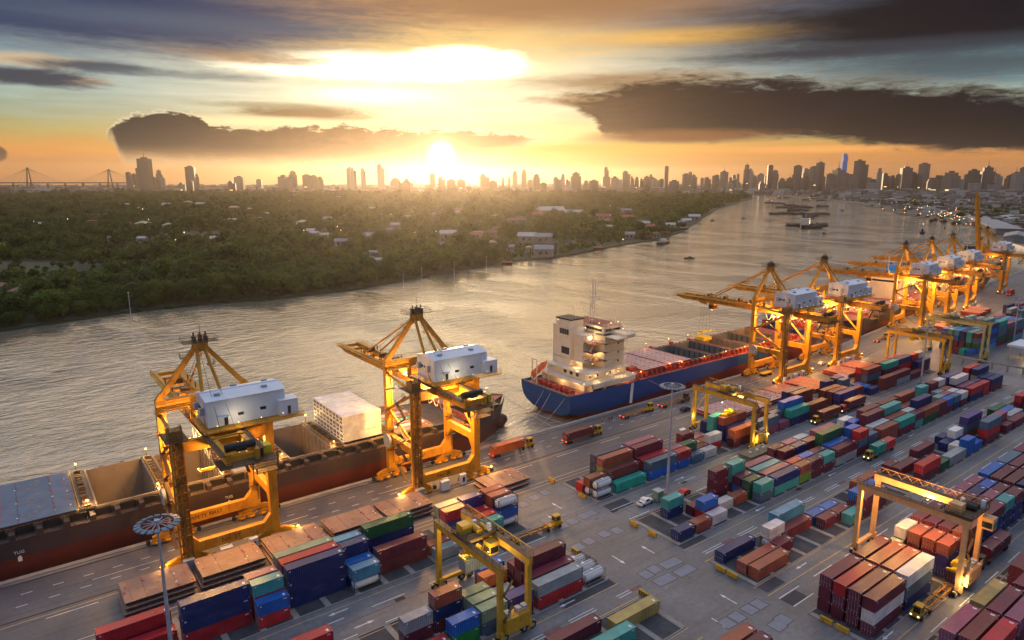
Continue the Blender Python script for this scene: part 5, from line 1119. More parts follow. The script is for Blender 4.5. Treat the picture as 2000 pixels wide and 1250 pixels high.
# mooring lines
def rope(p, q, sag, label):
    b = MB(); p = Vector(p); q = Vector(q); pts = [p.lerp(q, i / 10) + Vector((0, 0, -sag * 4 * (i / 10) * (1 - i / 10))) for i in range(11)]
    for a, c_ in zip(pts, pts[1:]): b.tube(a, c_, .07, 4)
    tag(obj('mooring_line', (b, ['rope'])), label, 'rope', 'mooring lines')
rope((159, 178, 7), (139, 171.2, .8), .9, 'mooring line from the blue ship quay-side stern corner'); rope((158.8, 186, 7), (133, 171.2, .8), 1.5, 'mooring line from the middle of the blue transom'); rope((158.8, 190, 7), (128, 171.2, .8), 1.6, 'long mooring line from the blue transom to the far bollard')
rope((139, 189, 9.6), (147, 171.3, .8), .8, 'mooring line from the dark ship bow tip'); rope((137, 187, 9.6), (152, 171.3, .8), 1.0, 'second mooring line from the dark ship bow'); rope((200, 174.6, 7), (214, 171.2, .8), .4, 'short spring line below the blue ship gangway')
# --- third ship under the far cranes, fourth beyond
def far_ship(x0, x1, yoff, label, sup_x, funnel):
    xm = (x0 + x1) / 2; r_ = empty('container_ship', (x0, quay_y(x0) + 2.6, 0), ang); Ln = x1 - x0; tag(r_, label, 'ship', 'ships moored at the quay')
    b, dk, st = hull('', 0, Ln, 14, 27, 8.0, stern=30, bow=20, tran=.1, fc=0)
    # bow faces the camera: mirror along x
    b.v = [(Ln - x, y, z) for x, y, z in b.v]; dk.v = [(Ln - x, y, z) for x, y, z in dk.v]; b.f = [f[::-1] for f in b.f]; dk.f = [f[::-1] for f in dk.f]
    part('hull', b, 'hull_navy', r_); part('deck', dk, 'deck_red', r_)
    for k in range(int((Ln - 60) / 14)): part('hatch', MB().box(26 + k * 14, 38 + k * 14, 3, 25, 7.9, 9.6), 'pink_cover' if k % 2 else 'red_cover', r_)
    part('accommodation', MB().box(sup_x, sup_x + 12, 4, 24, 8, 24).box(sup_x - 1, sup_x + 12, 1, 27, 22, 24.4).box(sup_x - .06, sup_x, 5, 23, 20.4, 21.6, 1), [SW, 'glass_dark'], r_)
    part('funnel', MB().box(sup_x + 13, sup_x + 18, 10, 18, 8, 30), funnel, r_)
    part('mast', MB().tube((sup_x + 4, 14, 24), (sup_x + 4, 14, 36), .35, 6).box(sup_x + 2, sup_x + 6, 11, 17, 33, 33.3), 'mast_grey', r_)
    part('foremast', MB().tube((14, 14, 8), (14, 14, 21), .3, 6).box(13, 15, 12, 16, 17, 17.2), 'ship_white', r_)
    for k in range(8): x = 20 + k * (Ln - 30) / 8; part('deck_lamp', MB().tube((x, 2, 8), (x, 2, 12), .08, 4, 1).box(x - .25, x + .25, 1.75, 2.25, 12, 12.4), ['sodium', 'dark_steel'], r_)
    for k in range(3): lamp(r_, (25 + k * (Ln - 40) / 3, 8, 14), 2500, (1, .5, .15), .4)
    return r_
far_ship(368, 520, 0, 'dark ship behind the far cranes, white bridge and blue funnel', 88, 'tower_blue')
far_ship(545, 690, 0, 'farthest moored ship beyond the row of three cranes', 96, 'black')

# ------------------------------------------------------------------ vehicles
CARW = MB().tube((0, -.14, 0), (0, .14, 0), .5, 12).mesh('wheel', ['rubber'])
def make_truck(x, y, rz, label, load='', chassis='chassis_orange', cab='truck_yellow', tail=False):
    # +x is forward; origin at trailer rear on the ground
    r_ = empty('container_truck', (x, y, 0), rz)
    part('trailer_frame', MB().box(0, 12.6, .55, .8, .95, 1.25).box(0, 12.6, 1.65, 1.9, .95, 1.25).box(0, .3, 0, 2.44, 1.0, 1.3).box(12.3, 12.6, 0, 2.44, 1.0, 1.3).box(6.2, 6.5, 0, 2.44, 1.0, 1.28).box(3, 3.2, .3, 2.1, 1.0, 1.25).box(9.4, 9.6, .3, 2.1, 1.0, 1.25), chassis, r_)
    ct = part('tractor', MB().box(11.2, 16.4, .6, 1.85, .7, 1.05).box(14.3, 16.6, .25, 2.2, .7, 1.5).prism([(14.5, 1.5), (16.4, 1.5), (16.2, 2.95), (14.5, 3.0)], 'y', .7, 2.15).box(14.4, 16.3, .65, 2.2, 2.98, 3.1), cab, r_)
    part('windscreen', MB().add([(16.42, .8, 1.65), (16.42, 2.05, 1.65), (16.25, 2.05, 2.8), (16.25, .8, 2.8)], [(0, 1, 2, 3)]).box(14.8, 16.0, .66, .7, 1.8, 2.7).box(14.8, 16.0, 2.15, 2.19, 1.8, 2.7).box(14.44, 14.5, .9, 1.95, 1.8, 2.7), 'glass_dark', ct)
    part('headlamp', MB().box(16.6, 16.66, .4, .7, .95, 1.2).box(16.6, 16.66, 1.75, 2.05, .95, 1.2), 'cool_bulb', ct)
    for xx in (1.2, 2.4, 11.9, 15.6):
        for yy in (.25, 2.2): obj('wheel', CARW, r_, (xx, yy, .5))
    if tail: part('tail_lamp', MB().box(-.06, 0, .1, .6, .95, 1.25).box(-.06, 0, 1.85, 2.35, .95, 1.25), 'red_lamp', r_)
    return tag(r_, label, 'truck', 'container trucks')
GT = 'containers on trucks'
def carry(x, y, rz, cs, lab):
    c_, s_ = math.cos(rz), math.sin(rz)
    if len(cs) == 1:
        container(cs[0], '4', x + c_ * .2, y + s_ * .2, 1.3, lab + ' on a truck', GT, x < 240, 1.0, None, rz)
    else:
        for k, cd in enumerate(cs): container(cd, '2', x + c_ * (.1 + k * 6.25), y + s_ * (.1 + k * 6.25), 1.3, f"{lab}, {CC[cd][0]} {'rear' if k == 0 else 'front'} one on a truck", GT, True, 1.0, None, rz)
make_truck(115.0, 161.6, 0, 'truck with bright red container on the quay road right of crane 28', tail=True); carry(115.0, 161.6, 0, 'O', 'bright orange-red container beside crane 28')
make_truck(140.6, 156.4, 0, 'truck with red-brown container below the blue ship stern', tail=True); carry(140.6, 156.4, 0, 'D', 'red-brown container below the blue ship stern')
make_truck(173.0, 161.9, 0, 'empty skeletal truck with yellow cab below the gangway', tail=True)
make_truck(193.4, 161.6, 0, 'second empty skeletal truck ahead of the first on the quay', cab='dark_steel', tail=True)
make_truck(239.5, 119.6, math.pi, 'truck facing left with brown container, beside the sea green one'); carry(239.5, 119.6, math.pi, 'D', 'brown-red container behind a left facing yellow cab')
make_truck(258.8, 119.9, math.pi, 'farther left facing truck with dark maroon container and red cab', cab='car_red'); carry(258.8, 119.9, math.pi, 'M', 'dark maroon container behind a red cab')
make_truck(222.6, 92.8, math.pi, 'yellow truck facing left carrying teal and red short containers'); carry(222.6, 92.8, math.pi, 'RC', 'short container in the middle lane')
make_truck(151.8, 48.9, math.pi, 'yellow tractor with empty ladder chassis under the floodlit yard gantry')
make_truck(181.8, 48.6, math.pi, 'truck standing behind the floodlit yard gantry with two maroon containers', cab='dark_steel'); carry(181.8, 48.6, math.pi, 'MM', 'maroon short container behind the floodlit yard gantry')
make_truck(88.0, 117.0, 0, 'empty orange chassis truck turning out behind the left yard gantry')
make_truck(366, 163.2, ang, 'empty truck with red tail lamps near the far cranes', tail=True); make_truck(386, 165.4, ang, 'second empty truck with red tail lamps ahead near far cranes', tail=True)
make_truck(598, 176, ang, 'far red truck near the raised-boom crane', tail=True); carry(598, 176, ang, 'R', 'far red container near the raised-boom crane')
container('M', '2', 155.0 - 3.03, 47.6 - 1.22, 1.6, 'maroon short container hanging below the floodlit yard gantry spreader', 'containers held by yard gantries')
def car(x, y, rz, paint, label, pickup):
    r_ = empty('pickup_truck' if pickup else 'parked_car', (x, y, 0), rz)
    prof = [(0, .45), (5.1, .45), (5.15, .85), (4.9, 1.05), (3.75, 1.15), (3.1, 1.75), (1.75, 1.8), (1.55, 1.15), (0, 1.1)] if pickup else [(0, .4), (4.3, .4), (4.35, .8), (3.3, .95), (2.7, 1.45), (1.2, 1.5), (.2, 1.0), (0, .9)]
    bd = part('body', MB().prism(prof, 'y', 0, 1.8), paint, r_)
    part('window', MB().prism([(1.75, 1.2), (3.55, 1.2), (3.0, 1.68), (1.85, 1.7)] if pickup else [(.7, 1.0), (3.1, 1.0), (2.6, 1.4), (1.25, 1.42)], 'y', -.02, 1.82), 'glass_dark', bd)
    if pickup: part('load_bed', MB().box(.15, 1.45, .15, 1.65, 1.08, 1.13), 'black', bd)
    for xx in (.95, (5.1 if pickup else 4.3) - .95):
        for yy in (.0, 1.8): obj('wheel', CARW, r_, (xx, yy, .38)).scale = (.76, .9, .76)
    return tag(r_, label, 'pickup' if pickup else 'car')
car(127.6, 112.0, R(4), 'car_white', 'white pickup parked left of the light mast foot', True)
car(141.2, 109.4, R(8), 'car_red', 'red car parked right of the light mast foot', False)
car(197.0, 154.6, 0, 'cloth_dark', 'dark blue car driving on the quay road below the trucks', False)
car(300, 158, 0, 'car_white', 'white car far along the quay road', False)
for i, (x, y) in enumerate(((262, 163.2), (320, 162))):
    r_ = empty('loading_ramp', (x, y, 0)); part('bed', MB().box(0, 7, 0, 2.4, .9, 1.3), 'truck_yellow', r_); part('wheel', MB().box(.6, 1.8, .1, 2.3, 0, .9), 'rubber', r_); part('wheel', MB().box(5, 6.2, .1, 2.3, 0, .9), 'rubber', r_); tag(r_, 'yellow flat trailer parked under the ' + ('near' if i == 0 else 'far') + ' crane of the pair', 'trailer')

# ------------------------------------------------------------------ light masts
def mast(x, y, h, label, rr_=2.9):
    r_ = empty('light_mast', (x, y, 0)); part('pole', MB().tube((0, 0, 0), (0, 0, h), .42, 12, 0, .18), 'mast_grey', r_); part('base', MB().box(-.9, .9, -.9, .9, 0, .5), 'concrete_strip', r_)
    hd = part('head_ring', MB().tube((0, 0, h - .3), (0, 0, h + .5), .5, 10), 'mast_grey', r_); b = MB()
    for k in range(12): a = 2 * math.pi * k / 12; b.beam((0, 0, h), (rr_ * .75 * math.cos(a), rr_ * .75 * math.sin(a), h - .2), .1, .1)
    part('spoke', b, 'mast_grey', hd); LM = MB().prism([(-.55, -.1), (.5, -.1), (.5, .1), (-.55, .3)], 'y', -.42, .42).mesh('lamp', ['lamp_blue'])
    for k in range(18): a = 2 * math.pi * k / 18; obj('lamp', LM, hd, (rr_ * math.cos(a), rr_ * math.sin(a), h - .25), a)
    return tag(r_, label, 'light mast', 'high light masts in the yard')
mast(16.7, 125.0, 26.2, 'tall light mast with blue lamp ring at lower left', 3.2); mast(139.4, 113.4, 31.2, 'tall light mast in the lane beside the white pickup'); mast(306.5, 117.4, 24.2, 'light mast at the end of the right quayside block'); mast(423.2, 120.2, 23.5, 'light mast beside the far high stacks')
t_ = empty('switch_cabinet', (133.2, 111.4, 0)); part('body', MB().box(0, 2.2, 0, 2.0, .2, 3.0), 'kiosk_green', t_); part('roof', MB().box(-.15, 2.35, -.15, 2.15, 3.0, 3.15), 'grey_box', t_); tag(t_, 'green switch cabinet beside the light mast foot', 'cabinet')
t_ = empty('substation', (172.6, 109.6, 0)); part('wall', MB().box(.4, 12.6, .4, 4.4, 0, 3.0), 'kiosk_green', t_); rf = part('roof', MB().box(0, 13, 0, 4.8, 3.0, 3.35), 'roof_brown', t_)
for x in (3, 6.5, 10): part('roof_vent', MB().tube((x, 2.4, 3.35), (x, 2.4, 3.8), .4, 10), 'white', rf)
tag(t_, 'flat brown roofed substation between the quayside and middle blocks', 'building')
# block-end barriers
BA = MB().box(-.25, .25, 0, 2.5, .1, 1.1).mesh('barrier', ['kerb_yellow']); BK = MB()
for k in range(4): BK.box(-.26, -.25, .15 + k * .6, .42 + k * .6, .15, 1.05)
BKM = BK.mesh('stripe', ['black'])
for i, (x, y, s_) in enumerate(((119.0, 137.3, 0), (119.2, 124.8, 0), (119.0, 105.5, 0), (119.0, 99.5, 0), (119.4, 80.0, 0), (119.4, 77.0, 0), (120.6, 53.2, 0), (120.6, 56.4, 0), (98.6, 104.8, 1), (98.8, 84.0, 1), (98.8, 81.0, 1))):
    o = tag(obj('barrier', BA, None, (x, y, 0)), f"yellow {'striped ' if s_ else ''}end barrier, {ordn(i + 1)} seen going from the quay along the {'left' if s_ else 'right'} aisle edge", 'barrier', 'yellow end-of-row barriers')
    if s_: obj('stripe', BKM, o); obj('stripe', BKM, o, (.51, 0, 0))
# people on the quay road
def person(x, y, rz, label, shirt):
    b = MB(); segs = 10
    prof = [(-.10, .0, .09, .07), (.0, .0, .09, .07)]
    def tube_chain(pts, m):
        for (p, r1), (q, r2) in zip(pts, pts[1:]): b.tube(p, q, r1, 8, m, r2)
    for s_ in (-1, 1):
        tube_chain([((.04 * s_, .1 * s_, .0), .07), ((.02 * s_, .1 * s_, .45), .07), ((0, .09 * s_, .88), .1)], 1); b.box(.04 * s_ - .08, .04 * s_ + .17, .1 * s_ - .05, .1 * s_ + .05, 0, .09, 1)
        tube_chain([((0, .2 * s_, 1.42), .06), ((.03, .27 * s_, 1.12), .05), ((.08, .24 * s_, .84), .04), ((.1, .23 * s_, .74), .045)], 0)
    tube_chain([((0, 0, .86), .16), ((0, 0, 1.1), .15), ((0, 0, 1.38), .19), ((0, 0, 1.48), .09), ((.01, 0, 1.56), .06)], 0); tube_chain([((.01, 0, 1.53), .06), ((.02, 0, 1.62), .1), ((.02, 0, 1.70), .105), ((.01, 0, 1.77), .05)], 2)
    me = b.mesh('person', [shirt, 'cloth_dark', 'skin']); o = obj('person', me, None, (x, y, .012), rz)
    part('helmet', MB().tube((.01, 0, 1.70), (.01, 0, 1.80), .125, 10, 0, .06), 'kerb_yellow', o); return tag(o, label, 'person', 'people on the quay road')
person(165.4, 165.2, 1.0, 'person standing alone on the quay road below the blue ship stern', 'cloth_orange'); person(168.4, 164.6, .4, 'left one of two people standing together below the gangway', 'cloth_dark'); person(169.4, 164.4, -2.6, 'right one of two people standing together below the gangway', 'cloth_dark')
# canopy gate at the second cross aisle, pipe rail
t_ = empty('weigh_canopy', (383, 96, 0))
for (x, y) in ((1, 1), (17, 1), (1, 14), (17, 14)): part('post', MB().box(x - .3, x + .3, y - .3, y + .3, 0, 6.2), 'mast_grey', t_)
part('roof', MB().box(0, 18, 0, 15, 6.2, 7.2), 'white_panel', t_); part('booth', MB().box(6, 10, 5, 8, 0, 3), 'roof_brown', t_); lit(t_, (8, 9, 5.8), (.5, .5, .15), 'warm_bulb'); lamp(t_, (8, 9, 5.4), 900, (1, .6, .2)); tag(t_, 'white flat roofed canopy over a lit gate at far right', 'canopy')
t_ = empty('pipe_rail', (357, 60, 0)); part('top_beam', MB().box(-.4, .4, 0, 66, 2.6, 3.2), 'wall_cream', t_)
for k in range(12): part('post', MB().box(-.3, .3, k * 6 - .3, k * 6 + .3, 0, 2.6), 'wall_cream', t_)
tag(t_, 'pale concrete rail on posts closing the far cross aisle', 'fence')

# ------------------------------------------------------------------ left bank: trees
def crown_mesh(seed, n, r, h, leaf, lobes, mname):
    rr = random.Random(seed); b = MB(); L_ = []
    for k in range(lobes):
        a = rr.uniform(0, 6.28); q = rr.uniform(0, .62) * r
        L_.append((q * math.cos(a), q * math.sin(a), h * rr.uniform(.42, .78), r * rr.uniform(.36, .62), h * rr.uniform(.18, .32)))
    for i in range(n):
        cx, cy_, cz, lr, lh = rr.choice(L_)
        u = Vector((rr.gauss(0, 1), rr.gauss(0, 1), rr.gauss(.25, 1))); u.normalize(); s_ = rr.uniform(.72, 1.08)
        c_ = Vector((cx + u.x * lr * s_, cy_ + u.y * lr * s_, max(.4, cz + u.z * lh * s_)))
        nrm = (u + Vector((rr.uniform(-.7, .7), rr.uniform(-.7, .7), rr.uniform(-.2, .9)))).normalized()
        t1 = nrm.cross(Vector((0, 0, 1))); t1 = t1.normalized() if t1.length > .05 else Vector((1, 0, 0)); t2 = nrm.cross(t1); z_ = leaf * rr.uniform(.55, 1.25)
        a = rr.uniform(0, 3.14); e1 = (t1 * math.cos(a) + t2 * math.sin(a)) * z_; e2 = (t2 * math.cos(a) - t1 * math.sin(a)) * z_ * .7
        b.add([c_ - e1 - e2 * .4, c_ + e2, c_ + e1 - e2 * .2, c_ - e2 + nrm * z_ * .25], [(0, 1, 2), (0, 2, 3)])
    return b.mesh('crown', [mname])
def palm_mesh(seed, n=13, h=8., l=4.2):
    rr = random.Random(seed); b = MB()
    for k in range(n):
        a = 6.283 * k / n + rr.uniform(-.2, .2); up = rr.uniform(.1, .9); p = Vector((0, 0, h)); dr_ = Vector((math.cos(a), math.sin(a), up)); pts = [p]
        for i in range(4): dr_.z -= .42; p = p + dr_.normalized() * l / 4; pts.append(p)
        sd_ = Vector((-math.sin(a), math.cos(a), 0))
        for i in range(4):
            w0, w1 = (.25, .8, .75, .45, .08)[i:i + 2]; b.add([pts[i] - sd_ * w0 + Vector((0, 0, -.15)), pts[i], pts[i + 1], pts[i + 1] - sd_ * w1 + Vector((0, 0, -.2)), pts[i] + sd_ * w0 + Vector((0, 0, -.15)), pts[i + 1] + sd_ * w1 + Vector((0, 0, -.2))], [(0, 1, 2, 3), (1, 4, 5, 2)])
    return b.mesh('crown', ['palm_leaf'])
CROWNS = [crown_mesh(11 + k, 900, 5.2 + k * .35, 10.5 + (k % 3) * 1.6, .62, 9 + k % 4, 'foliage') for k in range(5)]
FARC = [crown_mesh(31 + k, 170, 6.0, 10.5, 1.25, 9, 'foliage') for k in range(4)]
PALM = palm_mesh(3); NIPA = palm_mesh(9, 15, .6, 4.6); FP = palm_mesh(4, 10, 7.5, 4.6)
def trunk_mesh(h, r, bend):
    b = MB(); b.tube((0, 0, -.5), (bend * .4, 0, h * .5), r, 7, 0, r * .75); b.tube((bend * .4, 0, h * .5), (bend, .1, h), r * .75, 7, 0, r * .4)
    for a in (0, 2.1, 4.2): b.tube((bend * .4, 0, h * .5), (bend * .4 + 2.2 * math.cos(a), 2.2 * math.sin(a), h * .85), r * .4, 5, 0, r * .15)
    return b.mesh('trunk', ['bark'])
TRUNK = trunk_mesh(6.5, .38, .3); PTRUNK = MB().tube((0, 0, -.5), (.3, 0, 4), .2, 6, 0, .16).tube((.3, 0, 4), (0, 0, 8.1), .16, 6, 0, .13).mesh('trunk', ['bark'])
lbx = [p_[0] for p_ in LB]; lby = [p_[1] for p_ in LB]
def bank_y(x): return float(np.interp(x, lbx, lby))
rr = random.Random(21)
HOUSE_XY = []
near = []
def clear(x, y, d):
    for (a, c_, s_) in HOUSE_XY:
        u_ = (x - a) * WH.x + (y - c_) * WH.y; w_ = (x - a) * RT.x + (y - c_) * RT.y
        if abs(w_) < s_ * .9 + d and -s_ - 46 < u_ < s_ + d: return False
    return True
# houses first, so trees keep off them
HL = [(73, 445, 'roof_zinc', 16), (150, 441, 'roof_rust', 13), (183, 440, 'roof_red', 16), (281, 446, 'roof_cream', 22), (330, 447, 'roof_cream', 18), (245, 405, 'roof_zinc', 20), (223, 474, 'roof_grey', 12), (424, 475, 'roof_zinc', 15), (457, 411, 'roof_cream', 26), (455, 436, 'roof_zinc', 15), (504, 432, 'roof_cream', 14), (592, 443, 'roof_cream', 20), (567, 460, 'roof_zinc', 13), (634, 467, 'roof_zinc', 12), (573, 385, 'roof_cream', 40), (527, 423, 'roof_zinc', 18), (392, 403, 'roof_zinc', 26), (326, 405, 'roof_zinc', 24),
      (854, 426, 'roof_zinc', 20), (875, 425, 'roof_rust', 18), (903, 422, 'roof_zinc', 30), (971, 430, 'roof_cream', 20), (1008, 438, 'roof_rust', 34), (1076, 417, 'roof_zinc', 60), (1121, 422, 'roof_zinc', 42), (1050, 426, 'roof_red', 22), (1178, 429, 'roof_red', 30), (1222, 417, 'roof_grey', 26), (1220, 432, 'roof_red', 30), (1258, 443, 'roof_zinc', 18), (1309, 446, 'roof_zinc', 16), (875, 467, 'roof_zinc', 22), (959, 461, 'roof_rust', 18), (961, 483, 'roof_cream', 11), (1030, 473, 'roof_zinc', 24), (1062, 474, 'roof_grey', 22), (997, 492, 'roof_zinc', 9), (1033, 494, 'roof_cream', 8), (1064, 501, 'roof_grey', 20), (730, 504, 'roof_zinc', 8), (738, 520, 'roof_zinc', 9), (1228, 466, 'roof_grey', 16), (721, 430, 'roof_rust', 16), (716, 469, 'roof_zinc', 12), (763, 456, 'roof_grey', 12), (868, 486, 'roof_grey', 10), (57, 584, 'roof_rust', 19), (4, 575, 'roof_rust', 12), (640, 433, 'roof_zinc', 16), (1190, 440, 'roof_rust', 20), (1270, 449, 'roof_red', 14), (1245, 447, 'roof_rust', 16), (1360, 431, 'roof_zinc', 22), (1340, 437, 'roof_zinc', 18), (1330, 441, 'roof_grey', 14)]
hr = random.Random(12)
for k in range(44):
    px_ = hr.betavariate(2.2, 1.6) * 1340 - 10; py_ = 388 + hr.random() ** 1.3 * 95 - (0 if px_ < 1000 else 12)
    if py_ < 470 or px_ < 900: HL.append((px_, py_, hr.choice(['roof_zinc', 'roof_zinc', 'roof_rust', 'roof_cream', 'roof_red', 'roof_grey']), hr.uniform(11, 17) * (1 + max(0, 420 - py_) / 60)))
hk = {}
CN = dict(roof_rust='rusty brown', roof_zinc='pale zinc', roof_cream='cream', roof_red='red', roof_grey='grey')
for (px, py, rf_, s_) in sorted(HL):
    x, y = un(px, py, -.9); y_ = max(y, bank_y(x) + s_ * .45 + 1)
    x, y = x * (1 if y_ == y else 1), y_
    HOUSE_XY.append((x, y, s_ * .55)); a = s_ / 2; dpt = a * (.55 if s_ > 24 else .75); h = 7.0 if s_ < 20 else 9.0; hk[rf_] = hk.get(rf_, 0) + 1
    r_ = empty('bank_house', (x, y, -.9), rr.uniform(-.25, .25) + HEAD - R(90)); part('wall', MB().box(-a, a, -dpt, dpt, 0, h), 'wall_cream', r_)
    b = MB(); e = 1.12; z1 = h + dpt * .55; q = a - dpt if rf_ in ('roof_cream', 'roof_rust') else a * e
    b.add([(-a * e, -dpt * e, h), (a * e, -dpt * e, h), (a * e, dpt * e, h), (-a * e, dpt * e, h), (-q, 0, z1), (q, 0, z1)], [(0, 1, 5, 4), (2, 3, 4, 5), (1, 2, 5), (3, 0, 4), (3, 2, 1, 0)]); part('roof', b, rf_, r_)
    part('window', MB().box(-a * .5, -a * .2, -dpt - .06, -dpt, h * .35, h * .75), 'glass_dark', r_); part('window', MB().box(a * .2, a * .5, -dpt - .06, -dpt, h * .35, h * .75), 'glass_dark', r_)
    tag(r_, f"house among the trees with {CN[rf_]} roof, {ordn(hk[rf_])} of its roof colour from the left", 'house', 'houses on the wooded bank')
# nearest trees along the bank as objects
x = -45.0; cnt = 0; TL = []
def in_view(x, y, m=60):
    f_ = x * WH.x + y * WH.y; s_ = x * RT.x + y * RT.y
    return f_ > 50 and abs(s_) < f_ * .765 + m
while x < 760:
    yb = bank_y(x)
    for row in range(5):
        xx = x + rr.uniform(-3, 3); yy = yb + 3.5 + row * 8.5 + rr.uniform(-2.5, 2.5)
        if in_view(xx, yy) and clear(xx, yy, 3): TL.append((xx, yy, row))
    x += 7.6 if x < 300 else 10.5
TL.sort(key=lambda q: math.hypot(q[0], q[1])); TL = TL[:292]
tcount = 0; crown_objs = {}
TREEW = {0: 'round dark green tree', 1: 'broad green tree', 2: 'tall leafy green tree', 3: 'spreading tree', 4: 'bushy green tree', 'p': 'coconut palm', 'n': 'low nipa palm clump'}
order = sorted(range(len(TL)), key=lambda i: (TL[i][2], TL[i][0])); rank = {}
cntr = {}
for i in order: cntr[TL[i][2]] = cntr.get(TL[i][2], 0) + 1; rank[i] = cntr[TL[i][2]]
for i, (x, y, row) in enumerate(TL):
    px_x = x * RT.x + y * RT.y
    nip = row == 0 and (x > 60) and rr.random() < .62; plm = (not nip) and row > 1 and rr.random() < .10
    nm_ = 'nipa_palm' if nip else 'palm_tree' if plm else 'bank_tree'
    r_ = empty(nm_, (x, y, -.9), rr.uniform(0, 6.28)); s_ = rr.uniform(.72, 1.12) * (1.45 if row in (1, 2) and rr.random() < .25 else 1.05 if row else .85)
    if nip: me, tm, key = NIPA, None, 'n'; s_ = rr.uniform(1.1, 1.6)
    elif plm: me, tm, key = PALM, PTRUNK, 'p'; s_ = rr.uniform(1.3, 1.8)
    else: k = rr.randrange(5); me, tm, key = CROWNS[k], TRUNK, k
    r_.scale = (s_,) * 3; co = obj('crown', me, r_); crown_objs.setdefault(key, co)
    obj('trunk', tm or MB().tube((0, 0, -.4), (0, 0, .8), .35, 6).mesh('trunk', ['bark']), r_)
    tag(r_, f"{TREEW[key]} on the far bank, {ordn(rank[i])} from left, {['waterline', 'second', 'third', 'fourth', 'fifth'][row]} tree row", 'tree', 'trees along the far river bank')
# the wood behind: one mass, instanced crowns
fk = []
for k, me in enumerate(FARC + [FP]):
    r_ = empty('bank_tree' if k < 4 else 'palm_tree', (60 + k * 55, 565 + k * 8, -.9), k); co = obj('crown', me, r_); obj('trunk', TRUNK if k < 4 else PTRUNK, r_); fk.append(co)
    tag(r_, f"loose crowned {'tree' if k < 4 else 'palm'} at the front edge of the wood, {ordn(k + 1)} of five from the left", 'tree', 'trees at the edge of the wood')
pts = []; sc_l = []; rot_l = []
def scatter(d0, d1, sp, s0, s1):
    d_ = d0
    while d_ < d1:
        half = d_ * .79 + 80; n = int(2 * half / sp)
        for i in range(n):
            f_ = d_ + rr.uniform(-.5, .5) * sp; s_ = -half + (i + rr.random()) * 2 * half / n
            x = f_ * WH.x + s_ * RT.x; y = f_ * WH.y + s_ * RT.y
            if y > bank_y(x) + (44 if f_ < 720 and x < 760 else 5) and x < 3000 and y < 4800 - .16 * x and clear(x, y, 3 if d_ < 1200 else 6):
                g_ = math.sin(x * .013 + 1.7 * math.sin(y * .009)) + math.sin(y * .017 + x * .004)
                if g_ > 1.15 and rr.random() < .85: continue
                pts.append((x, y, -.9)); sc_l.append(rr.uniform(s0, s1) * (1.75 if rr.random() < .07 else 1) * (1.05 + .38 * math.sin(x * .021 + 2.3 * math.sin(y * .015)) )); rot_l.append(rr.uniform(0, 6.28))
        d_ += sp * .95
scatter(380, 760, 7.2, .42, .95); scatter(760, 1300, 8.5, .45, .95); scatter(1300, 2300, 13, .55, 1.05); scatter(2300, 4300, 25, .85, 1.5)
# wooded patches on the city side
for k in range(1800):
    px_ = rr.uniform(1500, 2010); py_ = rr.uniform(379, 446); x, y = un(px_, py_, 0)
    if x > 1150 and y < float(np.interp(x, [1100, 1325, 1554, 1821, 2439, 2946, 3502, 9000], [300, 400, 520, 740, 1140, 1600, 2180, 9000])) - 30:
        cl = math.sin(x * .006) + math.sin(y * .011 + 1)
        if cl > -.1: pts.append((x, y, -.3)); sc_l.append(rr.uniform(.9, 1.5)); rot_l.append(rr.uniform(0, 6.28))
me = bpy.data.meshes.new('forest'); me.from_pydata(pts, [], [])
at = me.attributes.new('size', 'FLOAT', 'POINT'); at.data.foreach_set('value', sc_l)
at = me.attributes.new('turn', 'FLOAT', 'POINT'); at.data.foreach_set('value', rot_l)
fo = kind(obj('forest', me), 'stuff')
ng_ = bpy.data.node_groups.new('scatter_crowns', 'GeometryNodeTree'); ng_.interface.new_socket('Geometry', in_out='INPUT', socket_type='NodeSocketGeometry'); ng_.interface.new_socket('Geometry', in_out='OUTPUT', socket_type='NodeSocketGeometry')
N_ = ng_.nodes; gi = N_.new('NodeGroupInput'); go = N_.new('NodeGroupOutput'); jn = N_.new('GeometryNodeJoinGeometry'); ip = N_.new('GeometryNodeInstanceOnPoints')
for co in fk[:4] + fk[:3] + [fk[4]]:
    on = N_.new('GeometryNodeObjectInfo'); on.inputs['Object'].default_value = co; on.inputs['As Instance'].default_value = True; on.transform_space = 'ORIGINAL'; ng_.links.new(on.outputs['Geometry'], jn.inputs[0])
ng_.links.new(gi.outputs[0], ip.inputs['Points']); ng_.links.new(jn.outputs[0], ip.inputs['Instance']); ip.inputs['Pick Instance'].default_value = True
a1 = N_.new('GeometryNodeInputNamedAttribute'); a1.data_type = 'FLOAT'; a1.inputs[0].default_value = 'size'; a2 = N_.new('GeometryNodeInputNamedAttribute'); a2.data_type = 'FLOAT'; a2.inputs[0].default_value = 'turn'
cx_ = N_.new('ShaderNodeCombineXYZ'); ng_.links.new(a2.outputs[0], cx_.inputs[2]); ng_.links.new(cx_.outputs[0], ip.inputs['Rotation']); ng_.links.new(a1.outputs[0], ip.inputs['Scale']); ng_.links.new(ip.outputs[0], go.inputs[0])
md = fo.modifiers.new('scatter', 'NODES'); md.node_group = ng_
me.materials.append(G('foliage'))
print('forest', len(pts)); ZMAX = 0

